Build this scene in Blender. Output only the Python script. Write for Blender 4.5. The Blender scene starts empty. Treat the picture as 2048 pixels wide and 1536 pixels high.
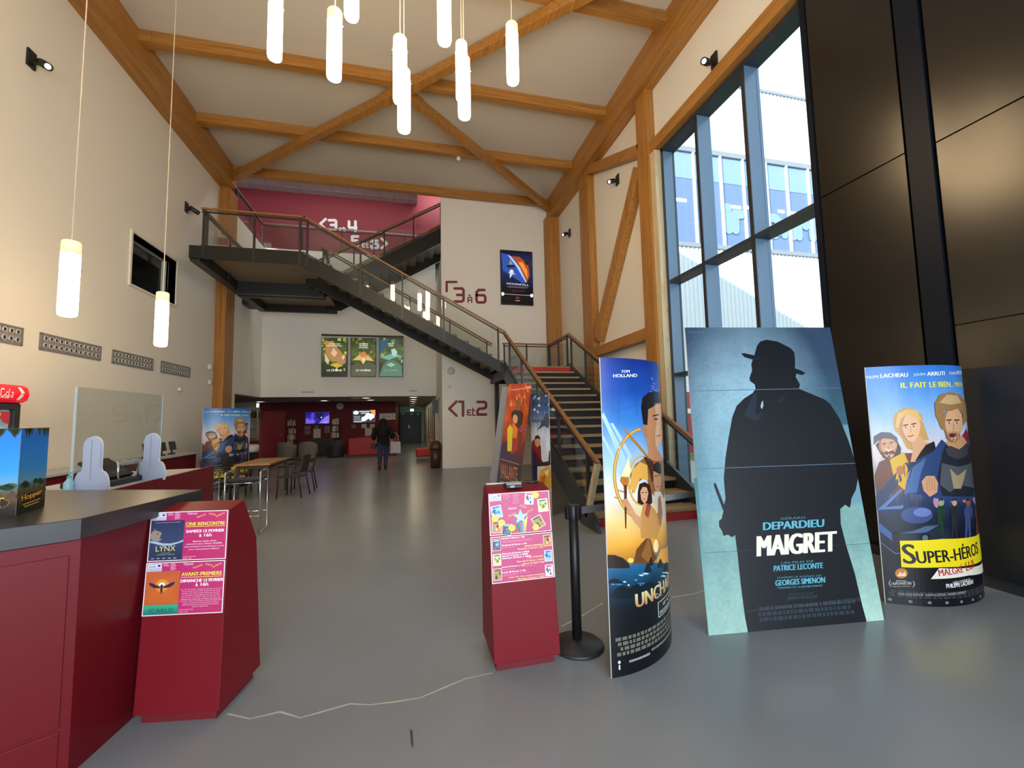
import bpy, bmesh, math, random
from mathutils import Vector, Matrix, noise
from mathutils.geometry import tessellate_polygon
random.seed(7)
SC = bpy.context.scene
COL = SC.collection
PI = math.pi

# ------------------------------------------------------------------ camera
FOC, EYE = 843.6, 1.55
YAW, PITCH, ROLL = math.radians(13.7), math.radians(4.49), math.radians(-1.185)
FWD = Vector((math.sin(YAW) * math.cos(PITCH), math.cos(YAW) * math.cos(PITCH), math.sin(PITCH)))
_r = Vector((math.cos(YAW), -math.sin(YAW), 0))
_u = _r.cross(FWD)
RGT = _r * math.cos(ROLL) + _u * math.sin(ROLL)
UPV = -_r * math.sin(ROLL) + _u * math.cos(ROLL)
CAM = Vector((0, 0, EYE))
cd = bpy.data.cameras.new('camera')
cd.sensor_width = 36
cd.lens = 36 * FOC / 2048
cd.clip_start = .05
cd.clip_end = 400
cam = bpy.data.objects.new('camera', cd)
COL.objects.link(cam)
m = Matrix((RGT, UPV, -FWD)).transposed().to_4x4()
m.translation = CAM
cam.matrix_world = m
SC.camera = cam

# ------------------------------------------------------------------ world, sun, daylight, exposure
SC.view_settings.view_transform = 'Standard'
SC.view_settings.look = 'None'
SC.view_settings.exposure = 0.95
SC.view_settings.gamma = 1
w = bpy.data.worlds.new('sky')
SC.world = w
w.use_nodes = True
bg = w.node_tree.nodes['Background']
bg.inputs[0].default_value = (.74, .88, 1, 1)
bg.inputs[1].default_value = 1.05
sd = bpy.data.lights.new('sun', 'SUN')
sd.energy = 3.2
sd.angle = .01
sd.color = (1, .94, .85)
sun = bpy.data.objects.new('sun', sd)
COL.objects.link(sun)
sun.rotation_euler = Vector((.83, .5, -.39)).to_track_quat('-Z', 'Y').to_euler()


def area(name, loc, aim, sx, sy, power, col=(1, 1, 1), portal=False):
    l = bpy.data.lights.new(name, 'AREA')
    l.shape = 'RECTANGLE'
    l.size, l.size_y, l.energy, l.color = sx, sy, power, col
    if portal:
        l.cycles.is_portal = True
    o = bpy.data.objects.new(name, l)
    o.location = loc
    o.rotation_euler = Vector(aim).to_track_quat('-Z', 'Y').to_euler()
    COL.objects.link(o)
    return o



area('entrance_daylight', (.8, -4.1, 2.6), (0, 1, -.03), 7.1, 4.9, 300, (.86, .93, 1))


# ------------------------------------------------------------------ pixel rays: where a line of sight meets a plane of the room
def ray(x, y):
    return FWD * FOC + RGT * (x - 1024) + UPV * (768 - y)


def onZ(x, y, z=0.):
    d = ray(x, y); return CAM + d * ((z - EYE) / d.z)


def onX(x, y, X):
    d = ray(x, y); return CAM + d * (X / d.x)


def onY(x, y, Y):
    d = ray(x, y); return CAM + d * (Y / d.y)


def pr(p):
    d = Vector(p) - CAM
    z = d.dot(FWD)
    return (1024 + FOC * d.dot(RGT) / z, 768 - FOC * d.dot(UPV) / z)


def zover(X, Y, py):
    a, b = 0., 12.
    for _ in range(40):
        c = (a + b) / 2
        if pr((X, Y, c))[1] > py: a = c
        else: b = c
    return (a + b) / 2


# ------------------------------------------------------------------ materials
def lin(c):
    if isinstance(c, str):
        c = [int(c[i:i + 2], 16) / 255 for i in (0, 2, 4)]
    return tuple(((v / 12.92) if v <= .04045 else ((v + .055) / 1.055) ** 2.4) for v in c[:3])


MATS = {}


def mat(name, col, rough=.5, metal=0., spec=.5, emit=None, estr=0., bump=0., bscale=40., var=0., vscale=3.):
    if name in MATS:
        return MATS[name]
    m = bpy.data.materials.new(name)
    m.use_nodes = True
    nt = m.node_tree
    b = nt.nodes['Principled BSDF']
    col = lin(col) if isinstance(col, str) else col
    b.inputs['Base Color'].default_value = (*col, 1)
    b.inputs['Roughness'].default_value = rough
    b.inputs['Metallic'].default_value = metal
    b.inputs['Specular IOR Level'].default_value = spec
    if emit:
        b.inputs['Emission Color'].default_value = (*emit, 1)
        b.inputs['Emission Strength'].default_value = estr
    if var or bump:
        tc = nt.nodes.new('ShaderNodeTexCoord')
    if var:
        n = nt.nodes.new('ShaderNodeTexNoise')
        n.inputs['Scale'].default_value = vscale
        n.inputs['Detail'].default_value = 5
        nt.links.new(tc.outputs['Object'], n.inputs['Vector'])
        mx = nt.nodes.new('ShaderNodeMix')
        mx.data_type = 'RGBA'
        mx.inputs[6].default_value = (*[v * (1 - var) for v in col], 1)
        mx.inputs[7].default_value = (*[min(1, v * (1 + var)) for v in col], 1)
        nt.links.new(n.outputs[0], mx.inputs[0])
        nt.links.new(mx.outputs[2], b.inputs['Base Color'])
    if bump:
        n2 = nt.nodes.new('ShaderNodeTexNoise')
        n2.inputs['Scale'].default_value = bscale
        n2.inputs['Detail'].default_value = 3
        nt.links.new(tc.outputs['Object'], n2.inputs['Vector'])
        bp = nt.nodes.new('ShaderNodeBump')
        bp.inputs['Strength'].default_value = bump
        bp.inputs['Distance'].default_value = .02
        nt.links.new(n2.outputs[0], bp.inputs['Height'])
        nt.links.new(bp.outputs[0], b.inputs['Normal'])
    MATS[name] = m
    return m


def wood(name, c1, c2, axis, rough=.45):
    """laminated spruce: grain stretched along one axis, lamella joints and dark knots"""
    if name in MATS:
        return MATS[name]
    m = bpy.data.materials.new(name)
    m.use_nodes = True
    nt = m.node_tree
    b = nt.nodes['Principled BSDF']
    b.inputs['Roughness'].default_value = rough
    tc = nt.nodes.new('ShaderNodeTexCoord')
    mp = nt.nodes.new('ShaderNodeMapping')
    s = [22, 22, 22]
    s[axis] = .9
    mp.inputs['Scale'].default_value = s
    nt.links.new(tc.outputs['Object'], mp.inputs[0])
    n = nt.nodes.new('ShaderNodeTexNoise')
    n.inputs['Scale'].default_value = 1
    n.inputs['Detail'].default_value = 6
    n.inputs['Distortion'].default_value = .4
    nt.links.new(mp.outputs[0], n.inputs['Vector'])
    cr = nt.nodes.new('ShaderNodeValToRGB')
    cr.color_ramp.elements[0].position = .3
    cr.color_ramp.elements[0].color = (*lin(c2), 1)
    cr.color_ramp.elements[1].position = .7
    cr.color_ramp.elements[1].color = (*lin(c1), 1)
    nt.links.new(n.outputs[0], cr.inputs[0])
    mp2 = nt.nodes.new('ShaderNodeMapping')
    s = [9, 9, 9]
    s[axis] = 3.
    mp2.inputs['Scale'].default_value = s
    nt.links.new(tc.outputs['Object'], mp2.inputs[0])
    vo = nt.nodes.new('ShaderNodeTexVoronoi')
    vo.inputs['Scale'].default_value = 1
    nt.links.new(mp2.outputs[0], vo.inputs['Vector'])
    c2n = nt.nodes.new('ShaderNodeValToRGB')
    c2n.color_ramp.elements[0].position = .05
    c2n.color_ramp.elements[0].color = (.30, .25, .2, 1)
    c2n.color_ramp.elements[1].position = .13
    c2n.color_ramp.elements[1].color = (1, 1, 1, 1)
    nt.links.new(vo.outputs[0], c2n.inputs[0])
    mx = nt.nodes.new('ShaderNodeMix')
    mx.data_type = 'RGBA'
    mx.blend_type = 'MULTIPLY'
    mx.inputs[0].default_value = .75
    nt.links.new(cr.outputs[0], mx.inputs[6])
    nt.links.new(c2n.outputs[0], mx.inputs[7])
    nt.links.new(mx.outputs[2], b.inputs['Base Color'])
    MATS[name] = m
    return m


def glass(name, tint=(.93, .97, .96), refl=.1, rough=0.):
    if name in MATS:
        return MATS[name]
    m = bpy.data.materials.new(name)
    m.use_nodes = True
    nt = m.node_tree
    nt.nodes.remove(nt.nodes['Principled BSDF'])
    out = nt.nodes['Material Output']
    t = nt.nodes.new('ShaderNodeBsdfTransparent')
    t.inputs[0].default_value = (*tint, 1)
    g = nt.nodes.new('ShaderNodeBsdfGlossy')
    g.inputs['Roughness'].default_value = rough
    fr = nt.nodes.new('ShaderNodeLayerWeight')
    fr.inputs[0].default_value = .5
    pw = nt.nodes.new('ShaderNodeMath')
    pw.operation = 'POWER'
    pw.inputs[1].default_value = 5
    nt.links.new(fr.outputs['Facing'], pw.inputs[0])
    ad = nt.nodes.new('ShaderNodeMath')
    ad.operation = 'MULTIPLY_ADD'
    ad.inputs[1].default_value = .8
    ad.inputs[2].default_value = refl
    ad.use_clamp = True
    nt.links.new(pw.outputs[0], ad.inputs[0])
    mx = nt.nodes.new('ShaderNodeMixShader')
    nt.links.new(ad.outputs[0], mx.inputs[0])
    nt.links.new(t.outputs[0], mx.inputs[1])
    nt.links.new(g.outputs[0], mx.inputs[2])
    nt.links.new(mx.outputs[0], out.inputs[0])
    MATS[name] = m
    return m


def print_mat(name, rough=.35, emit=0.):
    """printed colours come from the sheet's own colour attribute"""
    if name in MATS:
        return MATS[name]
    m = bpy.data.materials.new(name)
    m.use_nodes = True
    nt = m.node_tree
    b = nt.nodes['Principled BSDF']
    a = nt.nodes.new('ShaderNodeAttribute')
    a.attribute_name = 'Col'
    nt.links.new(a.outputs[0], b.inputs['Base Color'])
    b.inputs['Roughness'].default_value = rough
    if emit:
        nt.links.new(a.outputs[0], b.inputs['Emission Color'])
        b.inputs['Emission Strength'].default_value = emit
    MATS[name] = m
    return m


# ------------------------------------------------------------------ objects
def wloc(o):
    v = Vector((0, 0, 0))
    while o is not None:
        v += o.location
        o = o.parent
    return v


def tag(o, label=None, cat=None, group=None, kind=None):
    if label: o['label'] = label
    if cat: o['category'] = cat
    if group: o['group'] = group
    if kind: o['kind'] = kind
    return o


def thing(name, label, cat, loc=(0, 0, 0), rotz=0., group=None):
    o = bpy.data.objects.new(name, None)
    o.empty_display_size = .1
    COL.objects.link(o)
    o.location = loc
    o.rotation_euler = (0, 0, rotz)
    return tag(o, label, cat, group)


def copy_tree(o, parent=None):
    c = o.copy()
    COL.objects.link(c)
    c.parent = parent
    for ch in list(o.children):
        copy_tree(ch, c)
    return c


class MB:
    """collects shapes; build() links them as one mesh object"""
    def __init__(s):
        s.v, s.f, s.mi, s.sm, s.cur, s.smooth = [], [], [], [], 0, False

    def add(s, vs, fs, smooth=None):
        n = len(s.v)
        s.v += [Vector(a) for a in vs]
        for f in fs:
            s.f.append([i + n for i in f])
            s.mi.append(s.cur)
            s.sm.append(s.smooth if smooth is None else smooth)
        return s

    def box(s, x0, x1, y0, y1, z0, z1):
        vs = [(x, y, z) for z in (z0, z1) for y in (y0, y1) for x in (x0, x1)]
        return s.add(vs, [(0, 2, 3, 1), (4, 5, 7, 6), (0, 1, 5, 4), (2, 6, 7, 3), (0, 4, 6, 2), (1, 3, 7, 5)])

    def hexa(s, b, t):
        """8 corners: bottom ring b, top ring t (counter-clockwise from above)"""
        return s.add(list(b) + list(t), [(3, 2, 1, 0), (4, 5, 6, 7), (0, 1, 5, 4), (1, 2, 6, 5), (2, 3, 7, 6), (3, 0, 4, 7)])

    def prism(s, poly, d):
        """closed planar 3D polygon swept by vector d"""
        d = Vector(d)
        p = [Vector(a) for a in poly]
        n = len(p)
        nr = Vector((0, 0, 0))
        for i in range(n):
            nr += (p[i] - p[0]).cross(p[(i + 1) % n] - p[0])
        if nr.dot(d) > 0: p = p[::-1]
        return s.add(p + [a + d for a in p], [tuple(range(n)), tuple(range(2 * n - 1, n - 1, -1))] +
                     [(i, i + n, (i + 1) % n + n, (i + 1) % n) for i in range(n)])

    def bar(s, p, q, w, h, up=(0, 0, 1)):
        """rectangular bar from p to q, w across, h along 'up'"""
        p, q = Vector(p), Vector(q)
        d = (q - p).normalized()
        u = Vector(up)
        a = d.cross(u)
        if a.length < 1e-5: a = d.cross(Vector((0, 1, 0)))
        a.normalize()
        u = a.cross(d).normalized()
        r = [(-1, -1), (1, -1), (1, 1), (-1, 1)]
        vs = [e + a * (w / 2 * i) + u * (h / 2 * j) for e in (p, q) for i, j in r]
        return s.add(vs, [(0, 1, 2, 3), (7, 6, 5, 4), (0, 4, 5, 1), (1, 5, 6, 2), (2, 6, 7, 3), (3, 7, 4, 0)])

    def tube(s, pts, r, n=10, cap=True):
        pts = [Vector(p) for p in pts]
        rr = r if isinstance(r, (list, tuple)) else [r] * len(pts)
        vs, fs = [], []
        ref = None
        for i, p in enumerate(pts):
            d = ((pts[min(i + 1, len(pts) - 1)] - pts[i]).normalized() + (pts[i] - pts[max(i - 1, 0)]).normalized())
            if d.length < 1e-6: d = Vector((0, 0, 1))
            d.normalize()
            if ref is None:
                ref = d.orthogonal().normalized()
            a = (ref - d * ref.dot(d))
            a = a.normalized() if a.length > 1e-5 else d.orthogonal().normalized()
            ref = a
            b = d.cross(a)
            for k in range(n):
                t = 2 * PI * k / n
                vs.append(p + (a * math.cos(t) + b * math.sin(t)) * rr[i])
        for i in range(len(pts) - 1):
            for k in range(n):
                fs.append((i * n + k, i * n + (k + 1) % n, (i + 1) * n + (k + 1) % n, (i + 1) * n + k))
        s.add(vs, fs, True)
        if cap:
            m = len(s.v) - len(vs)
            s.f += [[m + k for k in range(n)][::-1], [m + len(vs) - n + k for k in range(n)]]
            s.mi += [s.cur] * 2
            s.sm += [False] * 2
        return s

    def lathe(s, prof, c=(0, 0, 0), n=28, axis=None):
        """prof: (radius, height) pairs, turned about a vertical (or given) axis through c"""
        c = Vector(c)
        if axis is None: A, B, Z = Vector((1, 0, 0)), Vector((0, 1, 0)), Vector((0, 0, 1))
        else:
            Z = Vector(axis).normalized()
            A = Z.orthogonal().normalized()
            B = Z.cross(A)
        vs, fs = [], []
        for r, h in prof:
            for k in range(n):
                t = 2 * PI * k / n
                vs.append(c + A * (r * math.cos(t)) + B * (r * math.sin(t)) + Z * h)
        for i in range(len(prof) - 1):
            for k in range(n):
                fs.append((i * n + k, i * n + (k + 1) % n, (i + 1) * n + (k + 1) % n, (i + 1) * n + k))
        s.add(vs, fs, True)
        m = len(s.v) - len(vs)
        if prof[0][0] > 1e-4:
            s.f.append([m + k for k in range(n)][::-1]); s.mi.append(s.cur); s.sm.append(False)
        if prof[-1][0] > 1e-4:
            s.f.append([m + len(vs) - n + k for k in range(n)]); s.mi.append(s.cur); s.sm.append(False)
        return s

    def ball(s, c, r, n=14, k=9, sc=(1, 1, 1)):
        vs, fs = [], []
        for i in range(k + 1):
            a = PI * i / k - PI / 2
            for j in range(n):
                b = 2 * PI * j / n
                vs.append((c[0] + r * sc[0] * math.cos(a) * math.cos(b), c[1] + r * sc[1] * math.cos(a) * math.sin(b), c[2] + r * sc[2] * math.sin(a)))
        for i in range(k):
            for j in range(n):
                fs.append((i * n + j, i * n + (j + 1) % n, (i + 1) * n + (j + 1) % n, (i + 1) * n + j))
        return s.add(vs, fs, True)

    def build(s, name, mats, parent=None, local=False, bevel=0.):
        me = bpy.data.meshes.new(name)
        off = Vector((0, 0, 0)) if (local or parent is None) else wloc(parent)
        me.from_pydata([tuple(v - off) for v in s.v], [], s.f)
        if not isinstance(mats, (list, tuple)): mats = [mats]
        for m in mats: me.materials.append(m)
        for p, i, sm in zip(me.polygons, s.mi, s.sm):
            p.material_index = i
            p.use_smooth = sm
        me.update()
        o = bpy.data.objects.new(name, me)
        COL.objects.link(o)
        o.parent = parent
        if bevel:
            b = o.modifiers.new('bevel', 'BEVEL')
            b.width = bevel
            b.segments = 2
            b.limit_method = 'ANGLE'
            b.angle_limit = .9
        return o


def struct(name, mb, mats, parent=None, bevel=0.):
    o = mb.build(name, mats, parent, bevel=bevel)
    if parent is None: o['kind'] = 'structure'
    return o


# ------------------------------------------------------------------ flat artwork and lettering
_fc = {}


def glyphs(s):
    """a line of lettering as triangles, normalised to a 0..w by 0..1 box"""
    if s in _fc: return _fc[s]
    cu = bpy.data.curves.new('lettering', 'FONT')
    cu.body = s
    cu.resolution_u = 3
    o = bpy.data.objects.new('lettering', cu)
    COL.objects.link(o)
    dg = bpy.context.evaluated_depsgraph_get()
    dg.update()
    me = o.evaluated_get(dg).to_mesh()
    me.calc_loop_triangles()
    vs = [(v.co.x, v.co.y) for v in me.vertices]
    tr = [tuple(t.vertices) for t in me.loop_triangles]
    o.evaluated_get(dg).to_mesh_clear()
    bpy.data.objects.remove(o)
    bpy.data.curves.remove(cu)
    x0, x1 = min(v[0] for v in vs), max(v[0] for v in vs)
    y0, y1 = min(v[1] for v in vs), max(v[1] for v in vs)
    h = (y1 - y0) or 1
    _fc[s] = ([((a - x0) / h, (b - y0) / h) for a, b in vs], tr, (x1 - x0) / h)
    return _fc[s]


def stroke_poly(pts, w, closed=False, n=5):
    """polyline of width w with round ends and joins -> list of polygons"""
    out = []
    P = list(pts) + ([pts[0]] if closed else [])
    for (x0, y0), (x1, y1) in zip(P, P[1:]):
        a = math.atan2(y1 - y0, x1 - x0)
        poly = []
        for cx, cy, s in ((x1, y1, a - PI / 2), (x0, y0, a + PI / 2)):
            for k in range(n + 1):
                t = s + PI * k / n
                poly.append((cx + w / 2 * math.cos(t), cy + w / 2 * math.sin(t)))
        out.append(poly)
    return out


class Art:
    """printed artwork on a surface fn(u, v, off); u 0..1 left to right, v 0..1 upwards; W, H real size in metres"""
    def __init__(s, fn, W, H, thr=9., px=None):
        s.fn, s.W, s.H, s.thr, s.px = fn, W, H, thr, px
        s.v, s.f, s.c = [], [], []

    def tri(s, pts, colf, layer, thr):
        a = [((pts[i][0] - pts[j][0]) * s.W) ** 2 + ((pts[i][1] - pts[j][1]) * s.H * (1 if thr < s.thr else .15)) ** 2 for i, j in ((0, 1), (1, 2), (2, 0))]
        k = max(range(3), key=lambda i: a[i])
        if a[k] > thr * thr:
            i, j, l = k, (k + 1) % 3, (k + 2) % 3
            md = ((pts[i][0] + pts[j][0]) / 2, (pts[i][1] + pts[j][1]) / 2)
            s.tri([pts[i], md, pts[l]], colf, layer, thr)
            s.tri([md, pts[j], pts[l]], colf, layer, thr)
            return
        n = len(s.v)
        for p in pts:
            s.v.append(tuple(s.fn(p[0], p[1], .0004 + .0004 * layer)))
            s.c.append(colf(p[0], p[1]))
        s.f.append((n, n + 1, n + 2))

    def poly(s, pts, col, layer=1, px=True, thr=None):
        if px and s.px: pts = [s.px(*p) for p in pts]
        if callable(col): cf = col
        else:
            c = (*lin(col), 1)
            cf = lambda u, v: c
        for t in tessellate_polygon([[Vector((p[0] * s.W, p[1] * s.H, 0)) for p in pts]]):
            q = [pts[i] for i in t]
            if (q[1][0] - q[0][0]) * (q[2][1] - q[0][1]) - (q[2][0] - q[0][0]) * (q[1][1] - q[0][1]) < 0: q = q[::-1]
            s.tri(q, cf, layer, thr or s.thr)

    def rect(s, u0, v0, u1, v1, col, layer=0, thr=None):
        s.poly([(u0, v0), (u1, v0), (u1, v1), (u0, v1)], col, layer, False, thr)

    def ramp(s, stops, layer=0, box=(0, 0, 1, 1), n=.05, streak=0.):
        """vertical colour blend printed on the sheet: stops (v, colour) from the bottom up"""
        st = [(v, lin(c)) for v, c in stops]

        def cf(u, v):
            for (a, ca), (b, cb) in zip(st, st[1:]):
                if v <= b or b == st[-1][0]:
                    t = min(1, max(0, (v - a) / (b - a)))
                    k = 1 + streak * noise.noise((u * 7, v * 11, 3))
                    return (*[max(0, (x + (y - x) * t) * k) for x, y in zip(ca, cb)], 1)
        s.rect(*box, cf, layer, n)

    def ell(s, cx, cy, rx, ry, col, layer=1, px=True, n=20, rot=0., a0=0., a1=2 * PI):
        pts = []
        for k in range(n):
            t = a0 + (a1 - a0) * k / (n if a1 - a0 > 6.2 else n - 1)
            x, y = rx * math.cos(t), ry * math.sin(t)
            pts.append((cx + x * math.cos(rot) - y * math.sin(rot), cy + x * math.sin(rot) + y * math.cos(rot)))
        s.poly(pts, col, layer, px)

    def stroke(s, pts, w, col, layer=1, px=True, closed=False):
        for i, p in enumerate(stroke_poly(pts, w, closed)): s.poly(p, col, layer + .1 * (i % 5), px)

    def text(s, t, p, q, h, col, layer=2, px=False, bold=0., under=False):
        """lettering whose base line runs from p to q (uv, or pixels), cap height h in the same units"""
        vs, tr, w = glyphs(t)
        (x0, y0), (x1, y1) = p, q
        L = math.hypot((x1 - x0), (y1 - y0))
        if px:
            ax, ay = (x1 - x0) / w, (y1 - y0) / w
            up = -1
            pts = [(x0 + ax * a, y0 + ay * a + up * h * b) for a, b in vs]
            pts = [s.px(*a) for a in pts]
        else:
            ax, ay = (x1 - x0) / w, (y1 - y0) / w
            nx, ny = -(y1 - y0) * s.H, (x1 - x0) * s.W
            nl = math.hypot(nx, ny)
            pts = [(x0 + ax * a + h * b * nx / nl * s.H / s.W, y0 + ay * a + h * b * ny / nl) for a, b in vs]
        c = (*lin(col), 1) if not callable(col) else None
        cf = col if callable(col) else (lambda u, v: c)
        for t3 in tr:
            q3 = [pts[i] for i in t3]
            if (q3[1][0] - q3[0][0]) * (q3[2][1] - q3[0][1]) - (q3[2][0] - q3[0][0]) * (q3[1][1] - q3[0][1]) < 0: q3 = q3[::-1]
            s.tri(q3, cf, layer, s.thr)
            nb = math.ceil(bold / .004)
            for i in range(nb):
                s.tri([(a + bold * (i + 1) / nb, b) for a, b in q3], cf, layer + .12 * (i + 1), s.thr)

    def build(s, name, m, parent=None, local=False):
        me = bpy.data.meshes.new(name)
        off = Vector((0, 0, 0)) if (local or parent is None) else wloc(parent)
        me.from_pydata([tuple(Vector(v) - off) for v in s.v], [], s.f)
        at = me.attributes.new('Col', 'FLOAT_COLOR', 'POINT')
        at.data.foreach_set('color', [x for c in s.c for x in c])
        me.materials.append(m)
        me.update()
        o = bpy.data.objects.new(name, me)
        COL.objects.link(o)
        o.parent = parent
        return o


def px_solver(fn, nu=40):
    """pixel of the photograph -> (u, v) on a surface whose v runs along straight lines"""
    tab = [(k / nu * 1.0, pr(fn(k / nu, 0, 0)), pr(fn(k / nu, 1, 0))) for k in range(nu + 1)]

    def side(x, y, r):
        (_, (ax, ay), (bx, by)) = r
        return ((bx - ax) * (y - ay) - (by - ay) * (x - ax)) / math.hypot(bx - ax, by - ay)

    def g(x, y):
        best = None
        pv = side(x, y, tab[0])
        u = None
        for r0, r1 in zip(tab, tab[1:]):
            nv = side(x, y, r1)
            if (pv <= 0 <= nv) or (nv <= 0 <= pv and nv != pv):
                t = pv / (pv - nv) if pv != nv else 0
                u = r0[0] + (r1[0] - r0[0]) * t
                break
            pv = nv
        if u is None:
            u = 0. if abs(side(x, y, tab[0])) < abs(side(x, y, tab[-1])) else min(tab, key=lambda r: abs(side(x, y, r)))[0]
        lo, hi = -.3, 1.3
        for _ in range(40):
            md = (lo + hi) / 2
            if pr(fn(u, md, 0))[1] > y: lo = md
            else: hi = md
        return (u, (lo + hi) / 2)
    return g
# ------------------------------------------------------------------ shared materials
WALL = mat('white_wall_paint', (.80, .77, .695), .75, bump=.05, bscale=120)
CEIL = mat('beige_ceiling_board', (.60, .55, .465), .8)
FLOORM = mat('grey_epoxy_floor', (.235, .255, .275), .24, var=.13, vscale=.9, bump=.02, bscale=6)
RED = mat('red_counter_laminate', (.145, .005, .010), .38, spec=.25)
KRED = mat('red_kiosk_laminate', (.18, .007, .014), .45, spec=.2)
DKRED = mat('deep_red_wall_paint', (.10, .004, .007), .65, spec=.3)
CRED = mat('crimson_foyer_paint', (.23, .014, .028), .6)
BLK = mat('black_steel', (.022, .022, .022), .42)
BLKP = mat('black_plastic', (.012, .012, .013), .4)
DKPANEL = mat('dark_bronze_panel', (.009, .0068, .0052), .24, spec=.45)
DKSTRIP = mat('dark_navy_strip', (.006, .009, .015), .4, spec=.12)
TOPM = mat('dark_counter_top', (.028, .027, .028), .3)
WHT = mat('white_plastic', (.75, .75, .76), .4)
CHROME = mat('chrome', (.75, .76, .78), .12, metal=1)
STEEL = mat('brushed_steel', (.42, .43, .44), .3, metal=1)
ALU = mat('grey_aluminium', (.35, .36, .37), .4, metal=.7)
FRAME = mat('anthracite_window_frame', (.025, .036, .052), .35, spec=.5)
MULL = mat('sky_lit_mullion_blue', (.12, .21, .33), .3, spec=.6)  # sky light on the side faces is put into this blue
GLASS = glass('clear_glass', (.95, .98, .99), .02)
BALGL = glass('balustrade_glass', (.93, .95, .94), .045)
WX, WY, WZ = (wood('spruce_%s' % n, 'B67F3A', '946226', i) for i, n in enumerate(('across', 'along', 'upright')))
PALE = wood('window_lit_pale_wood', 'D8CAA8', 'BFAC84', 2)  # window light on the post's face is put into this pale colour
OAKX = wood('oak_tread', 'A58C66', '8A7048', 0, .5)
OAKR = wood('oak_handrail', '9C6E3C', '7E5428', 1, .45)
PRINT = print_mat('printed_paper', .33)
PRINTM = print_mat('matt_printed_card', .5)

XL, XR, YP, YF = -5.37, 4.95, 13.43, 16.5      # left wall, right wall, pier wall, far wall
XS = -5.1                                      # side wall behind the left column
ZC, ZS, ZPAR = 9.0, 2.43, 7.85                 # hall ceiling, lounge ceiling, parapet top

# ------------------------------------------------------------------ the setting
f = MB().box(-10, 5.0, -4.4, 32, -.2, 0)
floor = struct('floor', f, FLOORM)
for pts in ([(455, 1428), (500, 1438), (560, 1424), (600, 1436), (640, 1425), (700, 1408), (740, 1410), (790, 1404), (840, 1396), (890, 1375), (930, 1358), (985, 1346)],
            [(1122, 1253), (1150, 1240), (1180, 1222), (1206, 1206)], [(1345, 1195), (1390, 1188), (1412, 1180)]):
    mb = MB()
    q = [onZ(x, y, 0) for x, y in pts]
    w_ = .007
    L = []
    for i, p in enumerate(q):
        d = (q[min(i + 1, len(q) - 1)] - q[max(i - 1, 0)]).normalized()
        n = Vector((-d.y, d.x, 0)) * w_ * (.5 + random.random())
        L.append((p + n + Vector((0, 0, .001)), p - n + Vector((0, 0, .001))))
    for a, b in zip(L, L[1:]): mb.add([a[1], b[1], b[0], a[0]], [(0, 1, 2, 3)])
    mb.build('crack', mat('filled_crack', (.50, .48, .44), .6), floor)
mb = MB().add([onZ(820, 1458) + Vector((0, 0, .001)), onZ(825, 1462) + Vector((0, 0, .001)), onZ(827, 1497) + Vector((0, 0, .001)), onZ(822, 1490) + Vector((0, 0, .001))], [(0, 3, 2, 1)])
mb.build('scuff_mark', mat('dark_scuff', (.05, .05, .055), .6), floor)

# left wall with the projection-room window
wa, wb, wz0, wz1 = 9.68, 11.33, 4.34, 5.38
mb = MB()
T = .3
mb.box(XL - T, XL, -4.4, wa, 0, 9.3).box(XL - T, XL, wb, 14.0, 0, 9.3).box(XL - T, XL, wa, wb, 0, wz0).box(XL - T, XL, wa, wb, wz1, 9.3)
struct('wall_left', mb, WALL)
mb = MB()
for a in ((wa, wb, wz0 - .05, wz0), (wa, wb, wz1, wz1 + .05), (wa - .05, wa, wz0 - .05, wz1 + .05), (wb, wb + .05, wz0 - .05, wz1 + .05)):
    mb.box(XL - .2, XL + .03, *a)
win1 = struct('window_1', mb, mat('cream_frame', (.74, .70, .62), .5))
MB().box(XL - .16, XL - .15, wa, wb, wz0, wz1).build('pane', GLASS, win1)
mb = MB().box(XL - 4, XL - T - .01, wa - 2, wb + 2, wz0 - .8, wz0 - .75)
mb.box(XL - 4, XL - 3.9, wa - 2, wb + 2, wz0 - .8, 6.2).box(XL - 4, XL - T - .01, wa - 2, wb + 2, 6.2, 6.3).box(XL - 4, XL - T, wa - 2, wa - 1.9, wz0 - .8, 6.2).box(XL - 4, XL - T, wb + 1.9, wb + 2, wz0 - .8, 6.2)
mb.box(XL - 3, XL - 1, wa - 1.5, wb + 1.5, 5.75, 5.85)
struct('wall_booth', mb, mat('dark_booth_paint', (.055, .045, .03), .7))

# pier wall and its return, right wall, rear wall
mb = MB().box(1.0, XR + .25, YP, YP + .12, 0, 9.3).box(1.0, 1.15, YP + .12, YF, 0, 6.85)
struct('wall_far_right', mb, WALL)
mb = MB().box(1.0, XR - .12, YP - .015, YP, 0, .1)
struct('baseboard_far', mb, WHT)
mb = MB().box(XR, XR + .3, 7.75, YP + .2, 0, 9.3).box(XR, XR + .3, -4.4, 7.75, 7.12, 9.3)
mb.box(XR, XR + .3, -4.4, YP + .2, 9.301, 11.4)  # unseen parapet, added to cast the slanting shadow on the building outside
struct('wall_right', mb, WALL)
mb = MB()
mb.box(XL - T, -2.8, -4.4, -4.15, 0, 9.3).box(4.4, XR + .3, -4.4, -4.15, 0, 9.3).box(-2.8, 4.4, -4.4, -4.15, 5.1, 9.3)
struct('wall_rear', mb, WALL)
mb = MB()
for x in (-2.8, -1.6, -.4, .8, 2.0, 3.2, 4.35): mb.box(x, x + .05, -4.33, -4.23, 0, 5.1)
for z in (0, 2.3, 5.05): mb.box(-2.75, 4.35, -4.32, -4.24, z, z + .05)
win2 = struct('window_2', mb, FRAME)
MB().box(-2.75, 4.35, -4.285, -4.28, .05, 5.05).build('pane', GLASS, win2)
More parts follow.
